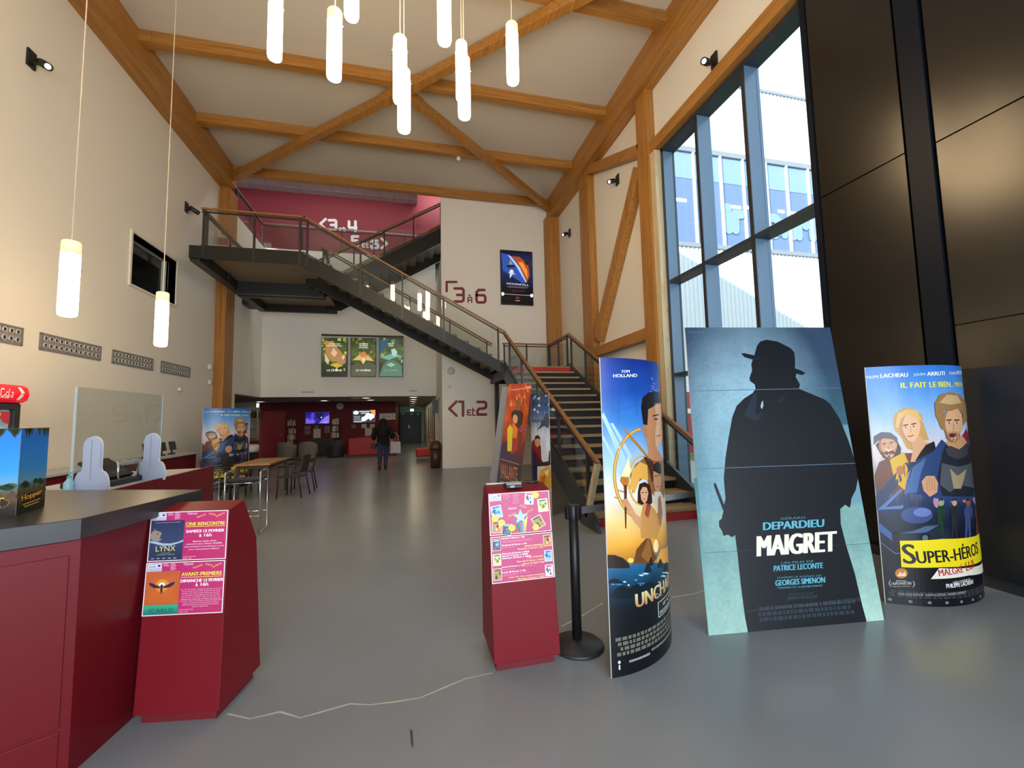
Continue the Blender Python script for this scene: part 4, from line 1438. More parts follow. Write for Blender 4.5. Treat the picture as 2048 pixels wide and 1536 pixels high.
# ------------------------------------------------------------------ lounge behind the opening
def tub(x, y, rz, lb, m, w=.40, h=.74):
    t = thing('tub_chair', lb, 'armchair', (x, y, 0), rz, 'tub chairs in the lounge')
    ns = 24
    vs, fs = [], []
    for i in range(ns + 1):
        a = PI * 1.22 * (i / ns * 2 - 1) - PI / 2 * 0
        k = math.cos(a)                                   # 1 at the back, negative at the arm ends
        zt = h * (.80 + .20 * max(0, k))
        for r, z in ((w, .04), (w * 1.02, zt * .6), (w, zt), (w * .93, zt + .015), (w * .82, zt), (w * .8, .1)):
            vs.append((r * math.sin(a), -r * math.cos(a), z))
    for i in range(ns):
        for j in range(5): fs.append((i * 6 + j, (i + 1) * 6 + j, (i + 1) * 6 + j + 1, i * 6 + j + 1))
    fs += [tuple(range(6)), tuple(range(ns * 6 + 5, ns * 6 - 1, -1))]
    MB().add(vs, fs, True).build('shell', m, t, True)
    MB().lathe([(0, .06), (w * .82, .06), (w * .82, .38), (w * .76, .42), (0, .43)], n=24).build('seat_cushion', m, t, True)
    MB().lathe([(0, 0), (w * .85, 0), (w * .85, .05), (0, .05)], n=20).build('base', BLKP, t, True)


GREYF = mat('grey_fabric', (.20, .185, .16), .85)
BLKF = mat('black_fabric', (.022, .02, .02), .7)
REDF = mat('red_leather', (.36, .012, .012), .5)
for px, py, m, rz, lb in ((574, 919, GREYF, -.5, 'grey tub chair in the lounge, left of two, next to the café table'), (616, 918, GREYF, .1, 'grey tub chair in the lounge, right of two, seen from behind'), (671, 914, BLKF, .6, 'black tub chair in the lounge between the grey chair and the red sofa')):
    q = onZ(px, py, 0)
    tub(q.x, q.y - .05, rz, lb, m, .36, .72)


def sofa(x, y, w, d, h, m, lb, rz=0.):
    t = thing('sofa', lb, 'sofa', (x, y, 0), rz)
    MB().box(-w / 2, w / 2, -d / 2, -d / 2 + .2, .06, h).build('back', m, t, True, .06)
    MB().box(-w / 2, -w / 2 + .18, -d / 2 + .205, d / 2, .06, h * .8).build('armrest', m, t, True, .05)
    MB().box(w / 2 - .18, w / 2, -d / 2 + .205, d / 2, .06, h * .8).build('armrest', m, t, True, .05)
    MB().box(-w / 2 + .185, w / 2 - .185, -d / 2 + .205, d / 2, .08, .42).build('seat', m, t, True, .03)
    MB().box(-w / 2 + .08, w / 2 - .08, -d / 2 + .05, d / 2 - .05, 0, .07).build('base', BLKP, t, True)


a, b = onZ(695, 916), onZ(793, 910)
sofa((a.x + b.x) / 2, a.y + .42, b.x - a.x, .8, .80, REDF, 'red leather sofa in the lounge seen from behind, partly hidden by the walking person')
a, b = onY(603, 900, 19.6), onY(660, 900, 19.6)
sofa((a.x + b.x) / 2, 20.45, b.x - a.x, .8, .78, BLKF, 'black sofa against the red lounge wall, behind the grey tub chairs', PI)
a, b = onY(703, 900, 20), onY(800, 900, 20)
sofa((a.x + b.x) / 2 , 20.5, 1.9, .8, .82, mat('dark_red_leather', (.11, .006, .006), .5), 'dark red sofa against the lounge wall, behind the bright red sofa', PI)
q = onZ(856, 921)
t = thing('bench_seat', 'small red seat by the corridor wall behind the brown litter bin', 'chair', (.62, q.y + .6, 0))
MB().box(-.38, .33, -.35, .35, .12, .42).build('seat', mat('bright_red_fabric', (.50, .03, .015), .6), t, True, .05)
MB().box(.15, .33, -.35, .35, .42, .75).build('backrest', MATS['bright_red_fabric'], t, True, .05)
for x in (-.32, .26):
    for y in (-.28, .28): MB().box(x - .02, x + .02, y - .02, y + .02, 0, .12).build('leg', BLKP, t, True)
# litter bin
t = thing('litter_bin', 'brown domed litter bin standing against the end of the white pier wall', 'bin', (.80, 13.72, 0))
BRN = mat('brown_plastic', (.060, .022, .016), .4)
MB().lathe([(0, 0), (.155, 0), (.185, .62), (0, .62)], n=28).build('body', BRN, t, True)
MB().lathe([(.205, .60), (.205, .635), (.19, .66), (.17, .75), (.11, .84), (0, .87)], n=28).build('domed_lid', BRN, t, True)
MB().prism([(-.08, -.178, .665), (.08, -.178, .665), (.07, -.14, .77), (-.07, -.14, .77)], (0, -.012, 0)).build('flap', mat('brown_flap', (.045, .018, .013), .3), t, True, .002)

# wall-hung things on the red lounge wall
def screen(name, lb, x0, y0, x1, y1, Y, art, emit, depth=.05, frame=.012):
    a, b = onY(x0, y0, Y - depth), onY(x1, y1, Y - depth)
    t = thing(name, lb, 'screen', ((a.x + b.x) / 2, Y - depth, b.z))
    MB().box(a.x, b.x, Y - depth, Y - .002, b.z, a.z).build('housing', BLKP, t)
    W, H = b.x - a.x - 2 * frame, a.z - b.z - 2 * frame
    A = Art(lambda u, v, off=0.: Vector((a.x + frame + W * u, Y - depth - .001 - off, b.z + frame + H * v)), W, H, 9)
    A.px = lambda x, y: ((x - x0) / (x1 - x0), (y1 - y) / (y1 - y0))
    art(A)
    A.build('picture', print_mat('lit_picture_%d' % int(emit * 100), .3, emit), t)
    return t


def art_purple(A):
    A.ramp([(0, '120A60'), (.5, '2A20A8'), (1, '160C70')], 0, n=.2)
    for p, c in (([(.0, .05), (.35, .05), (.42, .25), (.3, .4), (.2, .35), (.1, .5), (0, .45)], '6A5ACC'), ([(.33, .35), (.36, .95), (.24, .95), (.2, .45)], '4A40C0'), ([(.4, .95), (.72, .95), (.75, .55), (.6, .35), (.45, .5)], '0C0840'),
                 ([(.55, .05), (1, .05), (1, .75), (.85, .6), (.72, .4)], '7A70D0'), ([(.7, .05), (.95, .05), (.9, .3)], '9A94E0')): A.poly(p, c, 1, False)
    A.ell(.66, .55, .03, .06, 'D8D4FF', 2, False)


def art_map(A):
    A.rect(0, 0, 1, 1, '14161C')
    A.poly([(.75, 1), (1, 1), (1, .55), (.9, .6)], 'D08038', 1, False)
    A.ell(.14, .8, .12, .15, 'E8ECEC', 2, False)
    for i in range(4): A.rect(.05, .2 + .1 * i, .34, .225 + .1 * i, 'A8B0B8', 2)
    A.rect(.28, .86, .75, .92, 'C8D0D4', 2); A.rect(.36, .72, .72, .78, 'C8D0D4', 2); A.rect(.05, .05, .42, .1, 'D8DCDC', 2)
    A.poly([(.38, .15), (.52, .08), (.62, .22), (.72, .3), (.8, .15), (.86, .3), (.97, .4), (.95, .62), (.8, .72), (.6, .7), (.52, .5), (.4, .42)], 'D4F0F2', 2, False)
    for s in ([(.55, .5), (.66, .3)], [(.72, .68), (.7, .4), (.82, .35)], [(.5, .3), (.64, .4)]): A.stroke(s, .012, '6A7A80', 3, False)


screen('television', 'wall television showing a purple picture, over the black sofa', 611, 824, 659, 848, 21, art_purple, .5)
screen('television', 'wall television showing a white map, left of the arrow sign in the lounge', 705, 820, 751, 845, 21, art_map, .7)
q0_, q1_ = onY(759, 827, 20.97), onY(791, 839, 20.97)
t = thing('arrow_sign', 'white arrow sign on the red lounge wall, right above the walking person', 'sign', (q0_.x, 20.97, q1_.z))
MB().box(q0_.x, q1_.x, 20.97, 20.995, q1_.z, q0_.z).build('board', mat('off_white_board', (.45, .42, .38), .5), t)
A = Art(lambda u, v, off=0.: Vector((q0_.x + (q1_.x - q0_.x) * u, 20.969 - off, q1_.z + (q0_.z - q1_.z) * v)), q1_.x - q0_.x, q0_.z - q1_.z)
A.stroke([(.78, .88), (.94, .5), (.78, .12)], .035, '181414', 1, False)
A.text('TOILETTES', (.08, .35), (.68, .35), .26, '2A2420', 1)
A.build('lettering', PRINTM, t)
# clocks and papers
def disc(name, lb, cat, px, py, Y, r):
    q = onY(px, py, Y)
    t = thing(name, lb, cat, (q.x, Y, q.z))
    MB().lathe([(r, 0), (r, .04), (r * .93, .05), (0, .05)], (0, 0, 0), 24, (0, -1, 0)).build('case', mat('pale_grey_case', (.40, .37, .33), .5), t, True)
    MB().bar((0, -.053, 0), (r * .5, -.053, r * .2), .01, .02).bar((0, -.053, 0), (-.02, -.053, r * .7), .01, .015).build('hands', BLKP, t, True)


disc('wall_clock', 'round pale wall clock on the red lounge wall between the two televisions', 'clock', 680, 812.5, 20.99, .16)
PPR = mat('aged_paper', (.42, .38, .33), .8)
GRP = mat('dark_photo_paper', (.13, .10, .085), .6)
PAPERS = [(609, 852, 621, 859, GRP, 'small dark photo sheet under the purple television, upper left one'), (609, 861, 621, 868.5, GRP, 'small dark photo sheet under the purple television, lower left one'), (627, 858, 641, 876, PPR, 'white sheet pinned to the red lounge wall under the purple television'),
          (649, 852, 660, 866, GRP, 'dark photo sheet right of the white sheet under the purple television'), (629, 851, 637, 857, GRP, 'tiny dark photo sheet right above the white sheet under the purple television'), (703, 849, 712, 856, GRP, 'small photo sheet under the map television, left of three'), (723, 848, 733, 856, PPR, 'small photo sheet under the map television, middle of three'),
          (740, 848, 749, 855, PPR, 'small photo sheet under the map television, right of three'), (730, 856, 744, 873, PPR, 'white sheet pinned to the red lounge wall left of the walking person')]
for x0, y0, x1, y1, m, lb in PAPERS:
    a, b = onY(x0, y0, 20.98), onY(x1, y1, 20.98)
    tag(MB().box(a.x, b.x, 20.985, 20.997, b.z, a.z).build('wall_sheet', m), lb, 'paper')
# bookshelves with every book
BC = [mat('book_%d' % i, c, .6) for i, c in enumerate([(.45, .40, .30), (.30, .26, .20), (.12, .10, .09), (.40, .15, .08), (.5, .47, .4)])]
bproto = [None] * 5


def shelf_tower(x0, x1, rows, lb, glb, grp):
    Y0 = 20.72
    t = thing('bookshelf', lb, 'bookshelf', ((x0 + x1) / 2, Y0, 0))
    zs = [onY(620, r, Y0).z for r in rows]
    for z in zs: MB().box(x0, x1, Y0, 20.995, z - .02, z).build('shelf', mat('dark_shelf_metal', (.03, .01, .01), .5), t)
    MB().box((x0 + x1) / 2 - .03, (x0 + x1) / 2 + .03, 20.95, 20.995, 0, zs[0] + .35).build('upright', MATS['dark_shelf_metal'], t)
    MB().box(x0 + .1, x1 - .1, Y0 - .02, 20.995, 0, .02).build('foot', MATS['dark_shelf_metal'], t)
    for z in zs:
        x = x0 + .03
        while x < x1 - .06:
            w_, h_ = random.uniform(.03, .055), random.uniform(.2, .29)
            k = random.randrange(5)
            if random.random() < .87:
                if bproto[k] is None:
                    b = MB().box(0, 1, 0, .18, 0, 1).build('book', BC[k])
                    bproto[k] = b
                else:
                    b = bproto[k].copy()
                    COL.objects.link(b)
                b.location = (x, Y0 + .03, z)
                b.scale = (w_, 1, h_)
                tag(b, glb, 'book', grp)
            x += w_ + .004


xa, xb = onY(574, 860, 20.8), onY(593, 860, 20.8)
shelf_tower(xa.x, xb.x, (851, 866.5, 878.5, 890), 'narrow book tower on the red lounge wall beside the door, left of two', 'book standing on the left book tower of the red lounge wall', 'books on the left book tower')
xa, xb = onY(661, 860, 20.8), onY(681, 860, 20.8)
shelf_tower(xa.x, xb.x, (850, 864, 877), 'narrow book tower on the red lounge wall right of the purple television', 'book standing on the book tower right of the purple television', 'books on the right book tower')
# ivory shelf unit at the left of the lounge
YS = 20.2
a, b = onY(493, 850, YS), onY(515, 850, YS)
t = thing('shelf_unit', 'tall ivory shelf unit left of the red lounge wall', 'shelf', ((a.x + b.x) / 2, YS, 0))
IV = mat('ivory_board', (.50, .45, .36), .6)
MB().box(a.x, b.x, YS + .25, YS + .28, 0, 2.2).build('back_panel', IV, t)
for x in (a.x, b.x - .03): MB().box(x, x + .03, YS, YS + .249, 0, 2.2).build('side_panel', IV, t)
for k in range(6): MB().box(a.x + .03, b.x - .03, YS + .005, YS + .249, .1 + .4 * k, .125 + .4 * k).build('shelf', IV, t)
for k, (dx, w_) in enumerate(((.05, .25), (.35, .2))):
    tag(MB().box(a.x + dx, a.x + dx + w_, YS + .05, YS + .2, 1.725, 2.0).build('box', mat('dark_box', (.06, .035, .03), .6)), 'dark box on the upper board of the ivory shelf unit, %s one' % ('left', 'right')[k], 'box')
a2, b2 = onY(478, 850, YS), onY(491, 850, YS)
struct('door_3', MB().box(a2.x, b2.x, YS + .05, YS + .1, 0, 2.05), mat('pale_green_door', (.30, .32, .29), .5))
a, b = onY(497, 893, 19.5), onY(513, 926, 19.5)
t = thing('cabinet', 'low red cabinet in front of the ivory shelf unit', 'cabinet', ((a.x + b.x) / 2, 19.5, 0))
MB().box(a.x, b.x, 19.3, 19.75, 0.02, .78).build('body', REDF, t, bevel=.01)
MB().box(a.x - .01, b.x + .01, 19.29, 19.76, .78, .80).build('top', REDF, t)
for x0, y0, x1, y1, lb in ((473, 824, 478, 831, 'upper'), (473, 834, 478, 842, 'middle'), (471, 861, 476, 869, 'lower')):
    a, b = onY(x0, y0, YS + .27), onY(x1, y1, YS + .27)
    tag(MB().box(a.x, b.x, YS + .26, YS + .29, b.z, a.z).build('wall_sheet', mat('brown_print', (.10, .05, .04), .6)), 'small brown print on the ivory wall at the left end of the lounge, %s one' % lb, 'paper')
# fire-safety sign on the wall end
q = onY(463, 849, 14.04)
tag(MB().box(q.x - .04, q.x + .04, 14.03, 14.048, q.z - .05, q.z + .05).build('red_sign', mat('red_sign_plate', (.5, .02, .03), .5)), 'tiny red square sign on the white wall end beside the left column', 'sign')
# downlights
DLM = mat('lit_diffuser', (1, .9, .8), .5, emit=(1, .85, .62), estr=5)
DL = [((520, 802.5), 'left end of the lounge, nearer one'), ((549, 806.5), 'left end of the lounge, farther one'), ((648.5, 800.5), 'middle of the lounge, nearer one'), ((665, 804.8), 'middle of the lounge, farther one'),
      ((732, 795), 'lounge over the map screen, nearest of a slanting three'), ((741, 799.3), 'lounge over the map screen, second of a slanting three'), ((748, 803.3), 'lounge over the map screen, farthest of a slanting three'),
      ((827, 793.5), 'corridor ceiling, nearest the viewer'), ((826.5, 798.2), 'corridor ceiling, second from the viewer'), ((826, 802.2), 'corridor ceiling, third from the viewer'), ((825.5, 806.2), 'corridor ceiling, fourth from the viewer'), ((824.3, 810.5), 'corridor ceiling, farthest from the viewer')]
d0_ = None
for (x, y), lb in DL:
    q = onZ(x, y, ZS)
    if d0_ is None:
        d0_ = thing('downlight', '', 'ceiling light', (q.x, q.y, ZS), group='round downlights in the lounge ceiling')
        MB().lathe([(.18, -.0), (.2, -.025), (.17, -.03), (.165, -.012)], n=24).build('ring', WHT, d0_, True)
        MB().lathe([(0, -.02), (.165, -.02), (.165, -.015)], n=24).build('diffuser', DLM, d0_, True)
        d = d0_
    else:
        d = copy_tree(d0_)
        d.location = (q.x, q.y, ZS)
    d['label'] = 'round lit downlight in the ' + lb
q = onZ(711, 795.5, ZS)
tag(MB().lathe([(.0, -.03), (.16, -.03), (.2, 0)], (q.x, q.y, ZS), 24).build('ceiling_grille', WHT), 'round unlit white ceiling disc in the lounge, left of the slanting row of downlights', 'fitting')
a, b = onY(820.5, 818, 29), onY(827.5, 822.5, 29)
t = thing('exit_sign', 'small lit green exit sign hanging in the corridor over the black doors', 'sign', ((a.x + b.x) / 2, 29, b.z))
MB().box(a.x, b.x, 29, 29.05, b.z, a.z).build('box', mat('lit_green', (.1, .5, .25), .5, emit=(.35, 1, .65), estr=1.6), t)
MB().box((a.x + b.x) / 2 - .02, (a.x + b.x) / 2 + .02, 29.01, 29.04, a.z, ZS).build('hanger', WHT, t)
area('lounge_downlight_glow', (-3, 18.8, ZS - .06), (0, 0, -1), 5, 2.5, 5, (1, .82, .55))
area('corridor_downlight_glow', (.4, 22, ZS - .06), (0, 0, -1), .6, 9, 9, (1, .82, .5))
# speaker box on the corridor wall
q = onX(873, 819, .98)
tag(MB().box(.78, .985, 14.98, 15.2, 1.75, 2.2).build('wall_speaker', BLKP, bevel=.01), 'black box speaker on the corridor wall above the litter bin', 'speaker')

# ------------------------------------------------------------------ the walking person
def skin(name, V, E, m, parent, root=0, sub=2):
    me = bpy.data.meshes.new(name)
    me.from_pydata([v[:3] for v in V], E, [])
    o = bpy.data.objects.new(name, me)
    COL.objects.link(o)
    o.parent = parent
    o.modifiers.new('skin', 'SKIN').use_smooth_shade = True
    for i, v in enumerate(V):
        s = me.skin_vertices[0].data[i]
        s.radius = (v[3], v[4] if len(v) > 4 else v[3])
        s.use_root = (i == root)
    sb = o.modifiers.new('sub', 'SUBSURF')
    sb.levels = sb.render_levels = sub
    me.materials.append(m)
    return o


PX, PYY = -.80, 13.75
pe = thing('person', 'person walking away in black jacket and blue jeans, carrying a white bag', 'person', (PX, PYY, 0))
SKINM = mat('skin', (.42, .24, .17), .5)
# body: pelvis 0, spine, neck, head, arms, legs (left foot nearer, right leg stepping forward)
V = [(0, 0, .88, .13, .10), (0, .01, 1.06, .12, .09), (0, .01, 1.25, .15, .10), (0, .015, 1.37, .06, .055), (0, .03, 1.46, .075, .085), (0, .04, 1.54, .085, .1), (0, .04, 1.60, .05, .06),
     (-.16, .0, 1.30, .05), (-.25, .01, 1.09, .042), (-.22, .10, .90, .033), (.16, .0, 1.30, .05), (.25, .02, 1.09, .042), (.24, .13, .93, .033),
     (-.08, .0, .80, .085), (-.085, -.02, .46, .058), (-.09, -.16, .10, .04), (-.09, -.08, .04, .035),
     (.08, .02, .80, .085), (.085, .10, .46, .058), (.07, .05, .10, .04), (.075, .16, .04, .035)]
E = [(0, 1), (1, 2), (2, 3), (3, 4), (4, 5), (5, 6), (2, 7), (7, 8), (8, 9), (2, 10), (10, 11), (11, 12), (0, 13), (13, 14), (14, 15), (15, 16), (0, 17), (17, 18), (18, 19), (19, 20)]
skin('body', V, E, SKINM, pe)
# clothing as its own surfaces
JK = mat('black_padded_jacket', (.010, .010, .012), .8, spec=.15, bump=.4, bscale=14)
V = [(0, 0, .80, .19, .14), (0, .0, .93, .20, .15), (0, .01, 1.12, .185, .14), (0, .01, 1.28, .18, .13), (0, .02, 1.39, .085, .08), (-.17, .0, 1.30, .085), (-.29, -.01, 1.08, .085), (-.26, .08, .93, .065), (.17, .0, 1.30, .085), (.29, .0, 1.08, .085), (.27, .09, .95, .065)]
E = [(0, 1), (1, 2), (2, 3), (3, 4), (3, 5), (5, 6), (6, 7), (3, 8), (8, 9), (9, 10)]
skin('jacket', V, E, JK, pe, 1)
JN = mat('blue_denim', (.028, .045, .09), .85, spec=.2, var=.25, vscale=9)
V = [(0, 0, .86, .165, .12), (-.085, .0, .78, .10), (-.09, -.02, .46, .075), (-.09, -.15, .19, .06), (.085, .02, .78, .10), (.09, .10, .46, .075), (.072, .06, .19, .06)]
skin('jeans', V, [(0, 1), (1, 2), (2, 3), (0, 4), (4, 5), (5, 6)], JN, pe)
BT = mat('black_boot_leather', (.014, .010, .008), .4)
for sx, y0, y1 in ((-.09, -.16, -.06), (.073, .05, .17)):
    skin('boot', [(sx, y0 + .0, .26, .058), (sx, y0 - .005, .1, .055), (sx, y0 - .01, .045, .045), (sx, (y0 + y1) / 2, .04, .045, .04), (sx, y1 + .02, .035, .042, .033)], [(0, 1), (1, 2), (2, 3), (3, 4)], BT, pe)
HR = mat('dark_brown_hair', (.006, .0045, .004), .7, spec=.2)
V = [(0, .03, 1.60, .07, .08), (0, .02, 1.53, .115, .12), (0, -.01, 1.42, .125, .10), (0, -.05, 1.28, .15, .07), (0, -.10, 1.14, .16, .05), (0, -.14, 1.04, .12, .035)]
skin('hair', V, [(0, 1), (1, 2), (2, 3), (3, 4), (4, 5)], HR, pe)
HD = MB()
for sx, hx, hy, hz in ((-1, -.215, .125, .87), (1, .238, .15, .90)):
    hb = MB()
    hb.tube([(hx, hy - .02, hz + .04), (hx, hy, hz), (hx, hy + .01, hz - .05)], [.026, .034, .028], 10)
    for f_ in range(4):
        x = hx - .024 + .016 * f_
        L_ = (.055, .065, .06, .045)[f_]
        hb.tube([(x, hy + .02, hz - .05), (x, hy + .035, hz - .05 - L_ * .6), (x, hy + .015, hz - .05 - L_)], [.0085, .008, .006], 7)
    hb.tube([(hx - sx * .03, hy + .02, hz - .01), (hx - sx * .05, hy + .045, hz - .04), (hx - sx * .045, hy + .055, hz - .065)], [.01, .009, .007], 7)
    hb.build('hand', SKINM, pe, True)
# bags carried by the person
t = thing('tote_bag', 'white printed tote bag hanging from the right arm of the walking person', 'bag', (PX + .37, PYY + .10, .50))
MB().hexa([(-.16, -.04, 0), (.16, -.04, 0), (.16, .05, 0), (-.16, .05, 0)], [(-.15, -.02, .36), (.15, -.02, .36), (.15, .03, .36), (-.15, .03, .36)]).build('bag', mat('white_cotton', (.40, .40, .42), .8, var=.2, vscale=12), t, True, .01)
MB().tube([(-.10, .0, .35), (-.095, -.0, .52), (-.07, 0, .62), (-.04, 0, .64), (.02, 0, .62), (.09, .0, .52), (.10, .0, .35)], .009, 8).build('strap', MATS['white_cotton'], t, True)
t = thing('handbag', 'small black handbag at the left hip of the walking person', 'bag', (PX - .27, PYY + .05, .66))
MB().box(-.09, .07, -.06, .06, 0, .17).build('bag', BLKF, t, True, .02)
MB().tube([(.0, .0, .16), (.02, .03, .21), (.05, .04, .24)], .008, 6).build('strap', BLKF, t, True)
# ------------------------------------------------------------------ printed artwork
def crop(x0, y0, k):
    return lambda *pts: [(x0 + x / k, y0 + y / k) for x, y in pts]


def face(A, Q, cx, cy, rx, ry, skin, shade, k, L=3, look=0., beard=None, tilt=0.):
    """a plain printed face: skin, shaded cheek, brows, eyes, nose, mouth; centre and radii in crop units"""
    P = lambda x, y: (cx + (x * math.cos(tilt) - y * math.sin(tilt)) * rx, cy + (x * math.sin(tilt) + y * math.cos(tilt)) * ry)
    oval = [(1.0 * math.cos(t), math.sin(t) if math.sin(t) < 0 else math.sin(t) * 1.02) for t in [2 * PI * i / 20 for i in range(20)]]
    oval = [(x * (1 - .22 * max(0, y)), y) for x, y in oval]
    A.poly(Q(*[P(x, y) for x, y in oval]), shade, L)
    A.poly(Q(*[P(x * .86 + .1, y * .97) for x, y in oval]), skin, L + 1)
    if beard: A.poly(Q(*[P(x, y) for x, y in ((-.8, .3), (-.4, .45), (0, .38), (.4, .45), (.8, .3), (.65, .8), (.25, 1.04), (-.25, 1.04), (-.65, .8))]), beard, L + 1)
    for s in (-1, 1):
        ex = s * .38 + look
        A.stroke(Q(P(ex - .2, -.2), P(ex + .2, -.22)), ry * .07 / k, '3A241A', L + 2)
        A.ell(*Q(P(ex, -.06))[0], rx * .13 / k, ry * .05 / k, 'F0E8E0', L + 2)
        A.ell(*Q(P(ex + look * .3, -.06))[0], rx * .07 / k, ry * .055 / k, '1C1410', L + 3)
    A.stroke(Q(P(look * 1.1 + .04, -.02), P(look * 1.3 + .1, .27), P(look * 1.1 - .02, .3)), rx * .06 / k, shade, L + 2)
    A.stroke(Q(P(look - .24, .55), P(look + .02, .59), P(look + .26, .54)), ry * .06 / k, '8A3A34', L + 2)


def bars(A, u0, u1, v0, v1, rows, col, layer=2, seed=1, px=False):
    """illegible small print: rows of short condensed strokes"""
    rnd = random.Random(seed)
    h = (v1 - v0) / rows
    for r in range(rows):
        u = u0 + (u1 - u0) * rnd.uniform(0, .05)
        e = u1 - (u1 - u0) * rnd.uniform(0, .08)
        while u < e:
            w_ = (u1 - u0) * rnd.uniform(.02, .055)
            A.rect(u, v0 + h * r + h * .18, min(u + w_, e), v0 + h * (r + 1) - h * .12, col, layer)
            u += w_ + (u1 - u0) * .012


# ---- tall blue-to-gold standee
def art_treasure(A):
    A.back = [(0, '0A0E14'), (.3, '1E2A34'), (.45, '7A5A3A'), (.6, '8A8A90'), (.8, '2A4A90'), (1, '16307C')]
    Q = crop(1180, 700, 2.2588)
    A.ramp([(0, '04070C'), (.20, '061018'), (.26, '0A2C44'), (.315, '15608E'), (.335, '3A6C94'), (.345, 'C07A28'), (.40, 'E8A83E'), (.47, 'F2CE84'), (.55, 'E4E0D8'), (.66, '9CC0E4'), (.78, '3C84D2'), (.88, '1A50AC'), (1, '142E84')], 0, n=.035, streak=.25)
    # light rays, map lines
    for a in (((50, 300), (60, 280), (175, 520), (160, 560)), ((52, 400), (56, 380), (150, 560), (145, 590)), ((90, 330), (104, 330), (190, 480), (180, 500))): A.poly(Q(*a), 'A8CCEE', 1)
    for a in (((60, 180), (130, 195), (240, 180)), ((135, 160), (128, 330)), ((52, 255), (120, 275), (200, 250)), ((200, 170), (212, 300))): A.stroke(Q(*a), .5, '16408E', 1)
    for k in range(14):
        a = random.Random(k)
        x, y = a.uniform(270, 305), a.uniform(120, 200)
        A.ell(*Q((x, y))[0], 1.4, 1.0, 'A890D8', 1, n=6)
    # compass ring
    arc = [(245 + 135 * math.cos(t), 560 + 205 * math.sin(t)) for t in [PI * 1.45 - i * PI * 1.0 / 22 for i in range(23)]]
    A.stroke(Q(*arc), 6.5, 'B8822E', 1)
    A.stroke(Q(*arc), 2.2, 'E8BC62', 2)
    arc = [(235 + 62 * math.cos(t), 590 + 110 * math.sin(t)) for t in [PI * 1.5 - i * PI / 14 for i in range(15)]]
    A.stroke(Q(*arc), 4.5, 'D8A858', 1)
    A.poly(Q((135, 335), (150, 350), (262, 480), (255, 488), (180, 400)), 'A8792E', 2)
    A.stroke(Q((115, 630), (165, 645)), 3, 'C08A3A', 2); A.stroke(Q((112, 665), (170, 690)), 3, 'C08A3A', 2)
    # island, sea stacks, waves
    A.poly(Q((195, 965), (210, 900), (235, 870), (262, 840), (275, 860), (285, 910), (300, 940), (310, 960)), '6A4420', 2)
    A.poly(Q((230, 930), (262, 845), (272, 870), (280, 930), (260, 960)), '94642C', 3)
    A.poly(Q((75, 985), (78, 925), (110, 925), (150, 940), (175, 965), (180, 985)), '2C2018', 2)
    A.poly(Q((290, 960), (320, 900), (350, 880), (360, 960)), 'E8A440', 2)
    A.ell(*Q((297, 885))[0], 5, 13, 'FFE6A8', 2)
    A.ell(*Q((183, 950))[0], 6, 5, 'FFD060', 2)
    for x, y, w_ in ((262, 990, 18), (318, 970, 15), (275, 960, 10), (345, 985, 14)): A.poly(Q((x - w_, y + 14), (x - w_ * .5, y - 18), (x, y - 30), (x + w_ * .6, y - 8), (x + w_, y + 14)), '1C2026', 3)
    for i in range(26):
        r = random.Random(i + 50)
        x, y = r.uniform(85, 340), r.uniform(985, 1110)
        w_ = r.uniform(12, 46)
        A.poly(Q((x, y), (x + w_ * .4, y - 5), (x + w_, y - 2), (x + w_ * .7, y + 4)), r.choice(['8CB4D0', 'C4DCEA', '2C7AA6', '0E4668', '5AA0C4']), 2)
    for x, y, w_, h_ in ((150, 1085, 60, 34), (215, 1080, 50, 40), (110, 1040, 40, 14), (270, 1060, 40, 18)): A.poly(Q((x - w_, y + h_), (x - w_ * .5, y - h_ * .3), (x, y - h_ * .6), (x + w_ * .5, y - h_ * .2), (x + w_, y + h_)), '0A1620', 3)
    # man in profile at the right
    A.poly(Q((230, 260), (236, 215), (262, 192), (295, 187), (318, 200), (322, 240), (300, 245), (262, 268), (258, 340), (240, 335)), '1A1210', 4)
    A.poly(Q((252, 275), (270, 240), (300, 232), (320, 238), (322, 300), (330, 350), (325, 385), (318, 410), (300, 445), (330, 500), (262, 500), (262, 440), (250, 380)), 'C08458', 3)
    A.poly(Q((290, 240), (322, 236), (324, 300), (332, 345), (326, 385), (312, 430), (296, 440), (292, 380), (300, 320)), 'DDAA7E', 4)
    A.poly(Q((234, 345), (246, 338), (258, 360), (260, 400), (248, 395)), 'B87850', 4)
    A.stroke(Q((284, 298), (306, 292)), 2.6, '2A1A12', 5); A.ell(*Q((297, 312))[0], 4, 1.6, '241812', 5); A.stroke(Q((300, 390), (318, 384)), 2, '8A4A3A', 5)
    A.stroke(Q((318, 310), (328, 352), (316, 360)), 1.4, 'A86C46', 5)
    A.poly(Q((180, 560), (205, 515), (240, 490), (275, 470), (330, 490), (345, 620), (320, 720), (275, 640), (250, 570), (215, 600), (190, 650)), '8C5C34', 2)
    A.poly(Q((240, 480), (280, 495), (300, 560), (280, 600), (262, 530)), '4A2818', 3)
    A.poly(Q((190, 540), (225, 505), (258, 520), (262, 590), (225, 580), (200, 650), (178, 620)), 'E0A84E', 3)
    # second man
    A.poly(Q((285, 545), (288, 515), (305, 505), (318, 515), (320, 560), (310, 560)), '221814', 5)
    A.poly(Q((284, 550), (300, 530), (318, 540), (322, 590), (312, 640), (296, 640), (286, 600)), 'C0885C', 4)
    A.stroke(Q((292, 570), (302, 568)), 1.6, '2A1A12', 5); A.stroke(Q((308, 568), (316, 566)), 1.6, '2A1A12', 5); A.stroke(Q((298, 618), (310, 616)), 1.4, '7A4034', 5)
    A.poly(Q((290, 640), (318, 640), (340, 700), (335, 790), (305, 740), (285, 690)), 'CFC2B2', 3)
